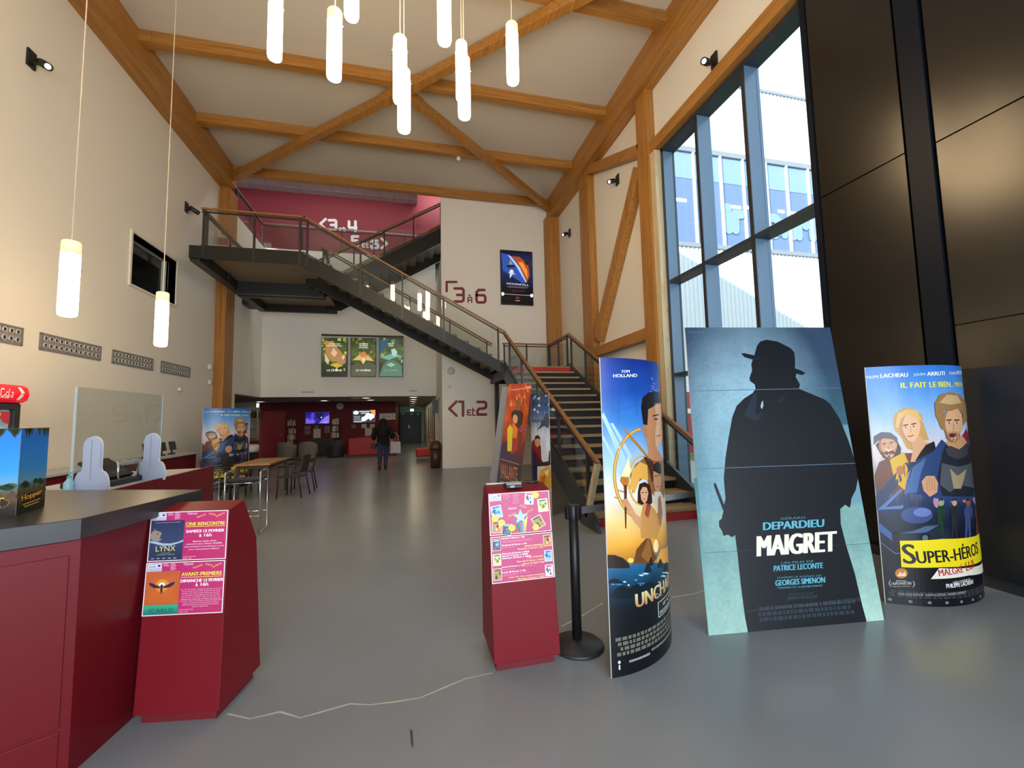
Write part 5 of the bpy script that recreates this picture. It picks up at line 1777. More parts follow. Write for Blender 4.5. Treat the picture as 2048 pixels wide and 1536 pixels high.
    A.poly(Q((306, 670), (316, 655), (322, 690), (326, 740), (318, 800), (305, 780), (295, 745), (306, 735)), '9C6844', 4)
    # woman with torch
    A.poly(Q((215, 640), (222, 605), (245, 596), (268, 608), (278, 650), (280, 690), (262, 705), (250, 690), (232, 700), (214, 690)), '2E1C14', 5)
    A.poly(Q((225, 640), (236, 618), (254, 620), (262, 645), (256, 680), (244, 694), (230, 676)), 'D8A07A', 6)
    A.stroke(Q((230, 645), (240, 643)), 1.3, '281812', 7); A.stroke(Q((247, 643), (256, 644)), 1.3, '281812', 7); A.stroke(Q((238, 672), (248, 672)), 1.2, '8A3A34', 7)
    A.poly(Q((240, 690), (262, 690), (292, 720), (320, 790), (300, 850), (230, 850), (225, 770), (235, 720)), 'C8904E', 4)
    A.poly(Q((256, 690), (275, 702), (262, 760), (245, 742)), 'A0443A', 5)
    A.poly(Q((160, 690), (178, 690), (205, 740), (232, 760), (228, 810), (195, 770), (170, 720)), 'D09A70', 5)
    A.poly(Q((152, 610), (166, 610), (163, 806), (158, 806)), '5A2C16', 5)
    A.poly(Q((134, 590), (140, 572), (172, 572), (175, 590), (166, 618), (152, 618)), 'B87028', 5)
    A.poly(Q((140, 572), (150, 545), (168, 500), (172, 470), (178, 520), (186, 550), (172, 574)), 'FFE9B0', 5)
    A.ell(*Q((160, 690))[0], 6.5, 8, 'C88E64', 6)
    # lettering
    A.text('TOM', Q((140, 103))[0], Q((178, 102))[0], 5.2, 'F2F4FA', px=True, bold=.002)
    A.text('HOLLAND', Q((104, 124))[0], Q((212, 122))[0], 6.6, 'F2F4FA', px=True, bold=.002)


def title_treasure(A):
    g = lambda u, v: (*[x + (y - x) * min(1, max(0, (v - .185) / .06)) for x, y in zip(lin('A8602C'), lin('F0E2A8'))], 1)
    u0, v0 = A.px(*crop(1180, 700, 2.2588)((205, 1166))[0])
    A.text('UNCHARTED', (u0, v0), (u0 + .62, v0 + .004), .043, g, 4, bold=.010)
    A.rect(u0 + .20, v0 - .062, u0 + .58, v0 - .013, 'E8ECF0', 3)
    A.rect(u0 + .206, v0 - .060, u0 + .574, v0 - .015, '060A10', 4)
    A.text('LE 16 FÉVRIER', (u0 + .27, v0 - .034), (u0 + .53, v0 - .034), .014, 'F2F4F6', 5)
    A.text('EXCLUSIVEMENT AU CINÉMA', (u0 + .22, v0 - .055), (u0 + .56, v0 - .055), .014, 'F2F4F6', 5)
    bars(A, u0 - .14, u0 + .58, v0 - .135, v0 - .075, 4, '6E6E62', 3, 4)
    bars(A, u0 + .1, u0 + .5, v0 - .152, v0 - .142, 1, '8A8A84', 3, 6)
    A.ell(u0 - .12, v0 - .15, .008, .005, 'E8E8E8', 3, False); A.rect(u0 - .125, v0 - .172, u0 - .115, v0 - .158, 'D8D8D8', 3)
    bars(A, u0 - .06, u0 + .1, v0 - .16, v0 - .15, 1, 'A8A8A8', 3, 7)


def art_u(A):
    art_treasure(A)
    title_treasure(A)


U = onZ(1223, 1357)
std_u = lens_standee('tall narrow-looking curved film standee, blue above and gold below, lettered UNCHARTED', (U.x, U.y), 42, 1.0, .20, .12, zover(U.x, U.y, 715), art_u)

# ---- comedy standee with four people (used twice)
def art_comedy(A):
    A.back = [(0, '06080C'), (.35, '10182C'), (.5, '4A5478'), (.62, 'B8B4C0'), (.8, '5A98DC'), (1, '2C66BC')]
    Q = crop(1680, 700, 2.742)
    k = 2.742
    A.ramp([(0, '05070A'), (.25, '080C14'), (.38, '16223C'), (.47, '2C4270'), (.52, '7A7C98'), (.58, 'D8BEB8'), (.66, 'DCD6DA'), (.78, '8CB8E4'), (.9, '4C92DC'), (1, '2E70C8')], 0, n=.05, streak=.18)
    for i in range(40):
        r = random.Random(i)
        A.ell(*Q((r.uniform(155, 330), r.uniform(690, 790)))[0], r.uniform(.5, 1.3), r.uniform(.4, .9), r.choice(['E8C890', '9CC4F0', 'F0E8E0']), 1, n=6)
    A.poly(Q((150, 640), (185, 655), (190, 720), (230, 760), (160, 800)), '3A4468', 1)
    # fourth man, right edge
    A.poly(Q((668, 470), (690, 430), (735, 470), (775, 500), (795, 640), (770, 660), (720, 560)), '8C2430', 2)
    A.poly(Q((705, 500), (745, 480), (770, 510), (775, 590), (740, 560)), 'D8D4D0', 3)
    face(A, Q, 727, 400, 26, 78, 'A8744E', '7C4E34', k, 3, beard='4A3022')
    A.poly(Q((700, 360), (700, 325), (722, 306), (742, 316), (750, 365), (742, 345), (708, 345)), '241812', 6)
    # woman
    hair = 'C89A58'
    A.poly(Q((290, 400), (298, 350), (345, 318), (400, 320), (445, 355), (462, 420), (488, 495), (440, 500), (425, 560), (365, 540), (335, 480), (300, 440)), hair, 2)
    A.poly(Q((385, 480), (440, 470), (460, 500), (520, 520), (520, 600), (380, 620), (400, 545)), 'D8A27C', 3)
    A.poly(Q((470, 520), (515, 500), (530, 560), (470, 600), (410, 610), (440, 560)), '1C1A20', 4)
    face(A, Q, 385, 425, 58, 82, 'E8B890', 'C48C68', k, 3, -.05, tilt=-.1)
    A.poly(Q((300, 420), (312, 350), (365, 325), (420, 330), (455, 400), (420, 370), (370, 352), (335, 375), (318, 430)), 'DDB470', 7)
    # man with woollen hat
    A.poly(Q((185, 760), (188, 690), (215, 615), (265, 590), (330, 565), (395, 565), (385, 620), (340, 800), (250, 770)), '6E3A22', 4)
    A.poly(Q((272, 600), (350, 560), (375, 620), (355, 770), (320, 740), (290, 680)), 'D8A820', 5)
    A.ell(*Q((330, 660))[0], 8, 9, 'B86838', 6)
    A.poly(Q((195, 520), (215, 500), (310, 490), (335, 540), (330, 580), (300, 590), (225, 575)), '3A241A', 4)
    face(A, Q, 262, 525, 52, 72, 'D49A70', 'A86E4A', k, 5, 0, beard='4A2E20', tilt=-.12)
    A.poly(Q((184, 520), (185, 475), (225, 450), (275, 452), (312, 480), (318, 520), (290, 490), (240, 484), (205, 500)), '54545C', 9)
    A.poly(Q((240, 535), (262, 548), (284, 540), (264, 558)), 'F4F0EC', 9)
    # man in front
    A.poly(Q((345, 790), (365, 740), (385, 660), (425, 600), (510, 555), (555, 490), (590, 520), (660, 500), (710, 520), (770, 560), (805, 680), (808, 800), (600, 830), (420, 790)), '2A4070', 6)
    A.poly(Q((345, 790), (365, 740), (400, 640), (470, 590), (440, 680), (420, 780)), '4A6A9C', 7)
    A.poly(Q((560, 560), (580, 510), (680, 500), (720, 560), (740, 700), (730, 800), (560, 800), (530, 700)), '20242E', 7)
    A.poly(Q((555, 620), (640, 640), (725, 610), (735, 760), (650, 740), (600, 780), (545, 740)), '4E5258', 8)
    A.poly(Q((600, 650), (640, 690), (690, 650), (660, 760), (620, 760)), 'A09070', 9)
    A.poly(Q((575, 510), (600, 480), (665, 470), (690, 510), (650, 545), (605, 540)), 'C49268', 8)
    A.poly(Q((575, 540), (600, 525), (650, 545), (695, 515), (700, 570), (640, 600), (590, 580)), '3E3C44', 9)
    face(A, Q, 615, 405, 56, 98, 'D8A67E', 'A87650', k, 9, 0, beard='8E684A')
    A.poly(Q((520, 360), (515, 290), (545, 245), (600, 230), (655, 248), (690, 300), (692, 370), (668, 415), (668, 350), (640, 320), (600, 335), (565, 330), (560, 440), (545, 420), (535, 390)), '9A7448', 13)
    A.poly(Q((540, 290), (580, 245), (640, 250), (660, 290), (600, 300)), 'C8A878', 14)
    A.ell(*Q((612, 468))[0], 6, 4.2, '5A2A26', 13)
    A.poly(Q((445, 720), (470, 690), (515, 690), (535, 730), (530, 780), (490, 805), (455, 770)), 'CF9A74', 9)
    for j in range(4): A.stroke(Q((470 + 14 * j, 700), (480 + 13 * j, 770)), .8, '9A6848', 10)
    A.poly(Q((740, 670), (765, 650), (778, 690), (772, 745), (745, 740)), 'CF9A74', 9)
    # lower dark machine, streaks, car
    A.poly(Q((170, 800), (350, 620), (420, 610), (240, 830), (260, 880), (200, 880)), '22345A', 5)
    A.poly(Q((205, 875), (330, 760), (345, 765), (250, 860), (350, 850), (340, 870)), '5A7CB4', 6)
    A.poly(Q((180, 940), (300, 1020), (290, 1050), (185, 990)), '3A5C98', 3)
    A.stroke(Q((190, 1050), (300, 1115), (420, 1110)), 1.2, '6A8CC4', 3)
    A.ell(*Q((420, 905))[0], 32, 17, '3A4C82', 3); A.ell(*Q((450, 890))[0], 18, 9, '6A7CB8', 4)
    for s in ((540, 830), (620, 800), (690, 800), (755, 810)): A.ell(*Q(s)[0], 11, 14, 'B884A8', 4)
    A.poly(Q((285, 1030), (300, 1000), (390, 985), (450, 955), (530, 950), (600, 990), (610, 1040), (420, 1052), (310, 1052)), '1A2434', 6)
    A.poly(Q((330, 1005), (400, 992), (470, 965), (540, 960), (470, 1000)), '4A6488', 7)
    A.ell(*Q((465, 1030))[0], 11, 11, '0A0E14', 8); A.ell(*Q((465, 1030))[0], 6, 6, '5A6A80', 9); A.ell(*Q((307, 1026))[0], 8, 10, '0A0E14', 8)
    for x, c, hc in ((550, '1C3A2A', '8AA878'), (625, '26282E', 'C89A78'), (700, '3A4A78', '8A5A40'), (760, '6A3A2A', '9A6A4A')):
        A.poly(Q((x - 22, 870), (x - 8, 850), (x + 10, 850), (x + 24, 872), (x + 22, 930), (x + 14, 900), (x + 14, 950), (x + 16, 1030), (x + 4, 1030), (x, 960), (x - 6, 1030), (x - 18, 1030), (x - 16, 950), (x - 18, 895), (x - 26, 930)), c, 6)
        A.ell(*Q((x, 835))[0], 5, 7.5, hc, 7)
        A.poly(Q((x - 13, 832), (x - 8, 815), (x + 8, 815), (x + 13, 832), (x, 822)), '2A1C16', 8)
    A.poly(Q((326, 1045), (560, 1035), (820, 1000), (822, 1140), (560, 1190), (335, 1190)), 'F2DC1C', 10)
    A.poly(Q((495, 1255), (540, 1195), (790, 1160), (800, 1210), (700, 1235)), 'EDE6D6', 11)


def text_comedy(A):
    Q = crop(1680, 700, 2.742)
    P = lambda x, y: A.px(*Q((x, y))[0])
    def T(t, a, b, h, c, L=3, bold=0.):
        (u0, v0), (u1, v1) = P(*a), P(*b)
        A.text(t, (u0, v0), (u1, v1), h / 2.742 / 480, c, L, bold=bold)
    T('PHILIPPE', (122, 158), (213, 154), 16, 'F0F4FA'); T('LACHEAU', (222, 153), (370, 147), 23, 'F6F8FC', bold=.003)
    T('JULIEN', (404, 145), (468, 142), 17, 'F0F4FA'); T('ARRUTI', (477, 142), (573, 138), 22, 'F6F8FC', bold=.003)
    T('TAREK', (597, 136), (638, 134), 16, 'F0F4FA'); T('BOUDALI', (641, 134), (708, 132), 21, 'F6F8FC', bold=.002)
    u, v = P(716, 132)
    A.text('ÉLODIE FONTAN', (u, v), (u + .16, v + .002), .012, 'F6F8FC', 3)
    T('IL FAIT LE BIEN...', (333, 209), (620, 202), 30, 'F0E03C', bold=.004)
    u, v = P(630, 200)
    A.text('MAIS MAL', (u, v), (u + .17, v + .001), .020, 'F0E03C', 3, bold=.003)
    (u, v) = P(345, 1170)
    A.text('S', (u, v), (u + .075, v + .001), .080, '16181C', 12, bold=.008)
    A.text('UPER-HÉROS', (u + .085, v + .004), (u + .66, v + .022), .062, '16181C', 12, bold=.006)
    (u, v) = P(540, 1240)
    A.text('MALGRÉ', (u, v), (u + .2, v + .010), .034, 'B8242C', 12, bold=.003)
    A.text('LUI', (u + .235, v + .012), (u + .335, v + .018), .036, 'B8242C', 12, bold=.003)
    u, v = P(620, 1282)
    A.text('UNE COMÉDIE DE', (u, v), (u + .17, v + .004), .012, 'F0F0F0', 3)
    u, v = P(583, 1306)
    A.text('PHILIPPE LACHEAU', (u, v), (u + .26, v + .005), .017, 'F6F6F6', 3, bold=.002)
    A.ell(*Q((336, 1224))[0], 12.5, 10, 'C8803C', 3); A.poly(Q((310, 1240), (330, 1215), (342, 1228), (355, 1212), (362, 1240)), 'F0D8B0', 4)
    T('FESTIVAL', (308, 1270), (365, 1269), 7, 'E0E0E0'); T('L\'ALPE D\'HUEZ 2022', (283, 1287), (393, 1284), 13, 'F0F0F0'); T('SÉLECTION OFFICIELLE', (290, 1299), (388, 1297), 6, 'D0D0D0')
    A.stroke(Q((275, 1262), (268, 1280), (278, 1296)), 1, 'E0E0E0', 3); A.stroke(Q((402, 1268), (409, 1284), (400, 1300)), 1, 'E0E0E0', 3)
    T('AVEC ALICE DUFOUR   CHANTAL LADESOU   GEORGES CORRAFACE', (320, 1342), (690, 1332), 12, 'B0B4BA')
    bars(A, .02, .96, .03, .058, 3, '3A3C40', 2, 3)
    for i in range(7): A.ell(.03 + .12 * i, .016, .014, .006, '7A7C80', 3, False, n=8)


def art_c(A):
    art_comedy(A)
    text_comedy(A)


S = onZ(1770, 1205)
HS = zover(S.x, S.y, 735)
std_c = lens_standee('large curved comedy film standee against the dark wall panels, lettered SUPER-HÉROS MALGRÉ LUI', (S.x, S.y), -4, 1.0, .17, .1, HS, art_c)
def flat_px(x, y):
    t = (y - 735) / 470
    xl, xr = 1716 + 54 * t, 1948 + 34 * t
    yt, yb = 735 - 12 * (x - xl) / (xr - xl), 1205
    return (min(.985, max(0., .93 * (x - xl) / (xr - xl))), (yb - y) / (yb - yt))
SLx = onY(404, 880, 11.2)
lens_standee('smaller-looking far comedy film standee beside the left timber column, behind the ticket counter', (SLx.x, SLx.y), 40, 1.0, .17, .1, 1.9, art_c, tracer=flat_px)

# ---- largest standee: dark figure in a hat
bl, br = onZ(1418, 1271), onZ(1768, 1240)
tl, tr = onZ(1370, 655, 2.3), onZ(1660, 655, 2.3)
mf, mn = quad_fn(bl, br, tr, tl)
t = thing('cardboard_standee', 'largest standee, leaning back, dark figure in a hat on misty blue, lettered MAIGRET', 'standee', (bl + br) / 2)
th_ = -mn * .012
MB().hexa([bl + th_, br + th_, br - mn * .001, bl - mn * .001], [tl + th_, tr + th_, tr - mn * .001, tl - mn * .001]).build('card_panel', CARD, t)
back = Vector((-(mn.x), -(mn.y), 0)).normalized()
mid_t, mid_b = mf(.5, .75), mf(.5, 0)
for u in (.2, .8):
    a, b = mf(u, .72) + th_, mf(u, .03) + th_
    c = Vector((a.x, a.y, 0)) + back * .25
    MB().prism([a, b, c], (.012, 0, 0)).build('easel_strut', GREYCARD, t)
A = Art(mf, 1.38, 2.37, .2, px_solver(mf))
Q = crop(1340, 640, 2.328)


def mist(u, v):
    d = math.hypot((u - .42) * 1.1, (v - .74) * 1.5)
    e = math.hypot((u - .16) * 1.6, (v - .40) * .9)
    g = max(0, 1 - d / .55) * .75 + max(0, 1 - e / .5) * .45
    top_, low = lin('334862'), lin('3C7A84')
    base = [a + (b - a) * min(1, max(0, (.85 - v) / .5)) for a, b in zip(top_, low)]
    hi = lin('A8D2E4') if v > .35 else lin('BFE4D4')
    if v < .22: g += (.22 - v) * 2.2
    if u > .75 and v < .62: g += .35
    k_ = 1 + .18 * noise.noise((u * 60, v * 90, 0)) + .12 * noise.noise((u * 14, v * 22, 5))
    g = min(.85, g)
    return (*[max(0, (a + (b - a) * g) * k_) for a, b in zip(base, hi)], 1)


A.rect(0, 0, 1, 1, mist, 0, .03)
DK = '0E141C'
A.poly(Q((365, 1467), (350, 1390), (330, 1240), (315, 1100), (303, 1000), (297, 1008), (285, 1010), (270, 1000), (248, 1005), (243, 985), (228, 960), (228, 935), (240, 925), (248, 890), (205, 775), (203, 760), (213, 760), (252, 860), (258, 830), (250, 740), (258, 640), (272, 550), (290, 450), (310, 400), (345, 365), (385, 340), (398, 320), (394, 300), (372, 284), (370, 268), (382, 235), (378, 205), (385, 185), (345, 172), (330, 155), (350, 155), (392, 165), (405, 120), (420, 100), (450, 92), (500, 100), (560, 130), (578, 150), (582, 180), (582, 225), (610, 235), (630, 247), (615, 257), (588, 250), (585, 265), (605, 300), (600, 320), (660, 345), (720, 370), (745, 390), (790, 460), (830, 560), (860, 640), (872, 680), (878, 740), (865, 790), (845, 830), (838, 875), (815, 860), (792, 880), (795, 950), (820, 1050), (860, 1180), (895, 1330), (916, 1407)), DK, 1)
A.poly(Q((345, 440), (385, 350), (400, 335), (405, 380), (395, 440), (430, 430), (410, 470), (370, 460)), '1C2836', 2)
A.poly(Q((425, 385), (432, 375), (434, 400), (427, 415), (421, 405)), '9CC0D0', 3)
A.poly(Q((490, 380), (540, 345), (520, 390)), '18222E', 2)
A.stroke(Q((345, 172), (392, 185), (420, 175)), 1.2, '2A3A4A', 2)
for a, b in (((108, 331), (828, 316)), ((118, 694), (870, 667))): A.stroke(Q(a, b), 1.3, '5A7488', 3)
A.stroke(Q((155, 1085), (930, 1040)), .7, '2C4450', 3)
TEAL = '62B4CC'
for s, a, b, h, c in (('GÉRARD', (514, 930), (630, 925), 13, '4C8CA0'), ('DEPARDIEU', (432, 979), (713, 963), 36, TEAL), ('MAIGRET', (402, 1102), (764, 1078), 96, 'F2ECDC'),
                      ('UN FILM DE', (518, 1136), (668, 1127), 9, '5AA0B4'), ('PATRICE LECONTE', (482, 1170), (709, 1155), 26, TEAL), ("D'APRÈS LE ROMAN DE", (500, 1204), (703, 1193), 9, '5AA0B4'),
                      ('GEORGES SIMENON', (489, 1238), (719, 1222), 26, TEAL), ('"MAIGRET ET LA JEUNE MORTE"', (500, 1254), (712, 1242), 10, TEAL), ('PRODUIT PAR', (554, 1282), (668, 1275), 9, '3A4C58'),
                      ('JEAN-LOUIS LIVI', (545, 1306), (682, 1298), 18, '46545E'), ('ADAPTATION', (357, 1360), (478, 1349), 9, '3C4650'), ('JÉRÔME TONNERRE', (490, 1349), (688, 1333), 20, '46545E'), ('PATRICE LECONTE', (713, 1328), (886, 1309), 18, '46545E')):
    A.text(s, Q(a)[0], Q(b)[0], h / 2.328, c, 4, px=True, bold=.016 if h > 90 else (.006 if h > 30 else (.003 if h > 25 else 0.)))
bars(A, .27, .85, .022, .066, 3, '2C3844', 4, 9)
A.text('UNE PRODUCTION CINÉ', Q((84, 60))[0], Q((158, 58))[0], 2.4, '7A90A8', 3, px=True)
A.build('printed_front', PRINT, t)
# lower front flap, slightly wider
c_ = mn * .010
lf, _ = quad_fn(bl - (br - bl) * .006 + c_, br + (br - bl) * .004 + c_, mf(1.004, .455) + c_, mf(-.022, .455) + c_)
e0, e1, e2, e3 = mf(-.022, .455) + c_, mf(-.0, .455) + c_, bl + c_, bl - (br - bl) * .006 + c_
A = Art(lambda u, v, off=0.: e3 * (1 - u) * (1 - v) + e2 * u * (1 - v) + e1 * u * v + e0 * (1 - u) * v + mn * off, .03, 1.1, .1)
A.ramp([(0, '8CC4B4'), (.4, '5A9CA0'), (1, '3C6A78')], 0, n=.1)
A.build('side_flap', PRINT, t)

# ---- two standees behind the lone kiosk
def lean_panel(label, pts, art, W, H, bo):
    f_, n_ = quad_fn(*pts)
    t = thing('cardboard_standee', label, 'standee', (pts[0] + pts[1]) / 2)
    b0 = -n_ * .012
    MB().hexa([pts[0] + b0, pts[1] + b0, pts[1] - n_ * .001, pts[0] - n_ * .001], [pts[3] + b0, pts[2] + b0, pts[2] - n_ * .001, pts[3] - n_ * .001]).build('card_panel', CARD, t)
    o = Vector(bo)
    q = [p + o - n_ * .05 for p in pts]
    MB().hexa([q[0] - n_ * .01, q[1] - n_ * .01, q[1], q[0]], [q[3] - n_ * .01, q[2] - n_ * .01, q[2], q[3]]).build('backing_board', GREYCARD, t)
    A = Art(f_, W, H, .3, px_solver(f_))
    art(A)
    A.build('printed_front', PRINT, t)
    return t


def art_fire(A):
    Q = crop(980, 740, 5.907)
    A.ramp([(0, '0C0606'), (.2, '140808'), (.32, '3A0E10'), (.5, '7A2010'), (.75, 'C04A14'), (1, 'A83A1C')], 0, n=.08, streak=.8)
    for i in range(30):
        r = random.Random(i + 9)
        x, y = r.uniform(190, 520), r.uniform(180, 520)
        A.poly(Q((x, y), (x + 8, y - r.uniform(30, 90)), (x + 18, y), (x + 10, y + 20)), r.choice(['E88A2A', 'D8641C', '8C2A10', 'F0A848']), 1)
    A.poly(Q((325, 330), (350, 315), (358, 380), (350, 440), (300, 480), (315, 400)), '7A5A2A', 2)
    A.poly(Q((250, 500), (290, 470), (370, 480), (395, 520), (380, 640), (330, 700), (280, 620), (250, 560)), '3A2416', 3)
    A.ell(*Q((298, 580))[0], 5, 9, 'D89A60', 4)
    A.poly(Q((205, 690), (240, 640), (270, 700), (255, 960), (205, 960)), 'E0C020', 4)
    A.poly(Q((262, 640), (320, 600), (330, 700), (310, 830), (270, 800)), 'E07A1C', 3)
    A.poly(Q((250, 800), (330, 810), (320, 940), (240, 1000)), 'A03418', 3)
    A.poly(Q((100, 1060), (140, 880), (210, 830), (200, 940), (260, 1000), (340, 1040), (340, 1090)), '3C2040', 2)
    A.stroke(Q((360, 725), (430, 690)), 2.2, '8A6A8A', 4)
    A.text('PAR LES PRODUCTEURS DE', Q((250, 245))[0], Q((436, 220))[0], 2.2, 'F0E0D0', 5, px=True)
    A.text('Ballerina', Q((440, 222))[0], Q((522, 208))[0], 5, 'FFF4E8', 5, px=True)
    A.text('VAILLANTE', Q((122, 1255))[0], Q((322, 1310))[0], 26, 'D8782C', 5, px=True)
    A.stroke(Q((125, 1050), (340, 1115)), .9, 'C8A878', 5)
    A.stroke(Q((120, 1265), (310, 1320)), .7, 'A88858', 5); A.stroke(Q((120, 1312), (270, 1350)), .7, 'A88858', 5)


VY = 7.2
tl, tr = onY(1018, 768, VY + .22), onY(1072, 763, VY + .22)
bl, br = onZ(985, 1030), onZ(1034, 1028)
bl2 = Vector((bl.x, bl.y, 0)); br2 = Vector((br.x, br.y, 0))
tr = tl + (br2 - bl2) * 1.05
lean_panel('fiery orange standee lettered VAILLANTE leaning back behind the lone kiosk, left of two', [bl2, br2, tr, tl], art_fire, .45, 2.1, (-.12, .03, -.03))


def art_winter(A):
    A.back = [(0, 'A8702C'), (.3, 'C8C8D4'), (.6, 'D8DCE8'), (.8, '5A8AC0'), (1, '9CC0E4')]
    Q = crop(980, 740, 5.907)
    A.ramp([(0, 'C88C28'), (.14, 'C8A050'), (.2, 'B8B4C0'), (.45, 'D4D6E4'), (.68, 'CCD2E4'), (.78, '3C6494'), (1, '16284C')], 0, n=.06, streak=.3)
    for i in range(24):
        r = random.Random(i + 77)
        x, y = r.uniform(465, 690), r.uniform(300, 520)
        A.poly(Q((x, y), (x + r.uniform(10, 40), y - r.uniform(5, 40)), (x + r.uniform(20, 40), y + 10)), r.choice(['C4D8F0', '0C1A34', '8CB0DC', '2A4470']), 1)
    A.poly(Q((640, 560), (660, 510), (690, 520), (705, 600), (690, 690), (640, 660), (550, 720), (590, 660)), '3C4252', 2)
    A.poly(Q((478, 960), (500, 840), (560, 800), (600, 900), (610, 1060), (640, 1110), (700, 1090), (700, 1130), (560, 1140), (560, 1390), (480, 1390)), '4A1420', 2)
    A.poly(Q((505, 840), (545, 880), (590, 930), (610, 1090), (560, 1000), (520, 930)), '8C1424', 3)
    A.poly(Q((480, 950), (540, 1000), (560, 1200), (520, 1300), (480, 1220)), '1A2048', 3)
    A.ell(*Q((562, 845))[0], 5.5, 11, 'C89070', 4)
    A.poly(Q((528, 825), (535, 780), (570, 768), (592, 795), (594, 830), (575, 805), (548, 815)), '241A1C', 5)
    A.poly(Q((560, 1100), (700, 1075), (740, 1085), (735, 1120), (600, 1140)), '3A2418', 4)
    A.poly(Q((690, 1080), (700, 950), (715, 960), (712, 1085)), '2A2A34', 4)
    A.poly(Q((600, 1180), (700, 1120), (745, 1200), (745, 1400), (550, 1400), (580, 1280)), 'D8A030', 3)
    A.poly(Q((640, 1200), (700, 1170), (680, 1260)), 'F0E0C0', 4); A.poly(Q((600, 1260), (660, 1240), (640, 1380), (590, 1380)), 'B86820', 4)
    (u, v), (u1, v1) = A.px(*Q((455, 626))[0]), A.px(*Q((613, 622))[0])
    A.text('ER-MAN', (u, v), (u1, v1), .030, '16203C', 5, bold=.004)
    A.text('NO WAY HOME', (u, v - .035), (u + (u1 - u) * .5, v1 - .03), .012, '4A5068', 5)


SY = 6.4
rr = onZ(1107, 835 + 1.55 * 843 / 6.2)
R0 = onY(1100, 880, SY)
thw = math.radians(-72)
Wd = .52
L0 = Vector((R0.x, SY, 0)) - Vector((math.cos(thw), math.sin(thw), 0)) * Wd
lens_standee('white and dark blue curved standee lettered ER-MAN behind the lone kiosk, right of two', (L0.x, L0.y), -72, Wd, .11, .08, 1.92, art_winter)

# ---- folding display on the snack counter
def art_display(A, txt, cut):
    A.ramp([(0, '14120C'), (.12, '2A2214'), (.2, '6A4A28'), (.3, '4A5A3A'), (.36, '6CA8C8'), (.5, '2C9CE8'), (.75, '0C8CF0'), (1, '0878E0')], 0, n=.04)
    for i in range(9):
        r = random.Random(i + cut * 20)
        u = r.uniform(0, .95)
        A.poly([(u - .06, 1.0), (u + .1, 1.0), (u + .05, .93 - r.random() * .05), (u, .95)], r.choice(['2A3A24', '3A4A2C', '4A3A24']), 1, False)
        A.ell(u, .32 + .03 * r.random(), .09, .035, r.choice(['2C4A34', '3A5A44', '24402C']), 1, False, n=10)
    for i in range(6):
        r = random.Random(i + 40 + cut)
        A.poly([(i * .18 - .05, .2), (i * .18 + .03, .30), (i * .18 + .13, .2)], '5A4028', 1, False)
    A.ell(.5, .15, .42, .085, '8A5A20', 2, False); A.ell(.5, .15, .40, .078, '1C140C', 3, False)
    g = lambda u, v: (*[a + (b - a) * min(1, max(0, (v - .12) / .08)) for a, b in zip(lin('E0641C'), lin('FFD84A'))], 1)
    A.text(txt, (.14, .125), (.84, .15), .085, g, 4, bold=.01)
    A.stroke([(.2, .10), (.8, .115)], .012, 'E8A83C', 4, False)
    A.stroke([(.25, .07), (.75, .08)], .014, 'A8B83C', 4, False)


for p, q, tx, c in ((h0, h1, 'Hopper', 0), (h2, h0, 'Hopper', 1)):
    d_ = q - p
    n_ = Vector((d_.y, -d_.x, 0)).normalized()
    A = Art(lambda u, v, off=0., p=p, d_=d_, n_=n_: p + d_ * u + n_ * (off + .001) + Vector((0, 0, HH * v)), d_.length, HH, .3)
    art_display(A, tx, c)
    A.build('printed_side', PRINT, hd)

# ---- pink notices on the kiosks
PINK = 'C0306E'


def header(A, logo=True):
    A.rect(0, 0, 1, 1, 'F2EEF4'); A.rect(.012, .016, .988, .984, PINK, 1)
    A.rect(.02, .83, .20, .975, 'D8DCEE', 2)
    A.text('ciné', (.04, .905), (.12, .905), .045, '2A3070', 3); A.text('paradis', (.035, .86), (.19, .86), .035, '2A3070', 3); A.rect(.04, .842, .19, .85, '2A3070', 3)
    A.ell(.165, .935, .018, .02, '2A3070', 3, False)
    for u, n in ((.22, 3), (.31, 7)):
        for i in range(n): A.rect(u, .965 - .02 * i, u + .055 + .02 * ((i * 7) % 3) / 2, .975 - .02 * i, 'E8A8CC', 2)


def words(A, dx=0., dy=0.):
    A.text('Télérama\'', (.47 + dx, .925 + dy), (.60 + dx, .93 + dy), .05, 'F4E4F0', 2)
    A.text('festival', (.60 + dx, .85 + dy), (.71 + dx, .91 + dy), .045, 'E8C868', 2)
    A.text('cinéma', (.745 + dx, .925 + dy), (.84 + dx, .885 + dy), .045, 'E8C868', 2)
    A.text('enfants', (.85 + dx, .855 + dy), (.96 + dx, .93 + dy), .045, 'E8C868', 2)


def para(A, lines, u0, u1, v0, dv, h, col, L=2):
    for i, s in enumerate(lines):
        w_ = (u1 - u0) * min(1, len(s) / max(len(a) for a in lines))
        c = (u0 + u1) / 2
        A.text(s, (c - w_ / 2, v0 - dv * i), (c + w_ / 2, v0 - dv * i), h, col, L)


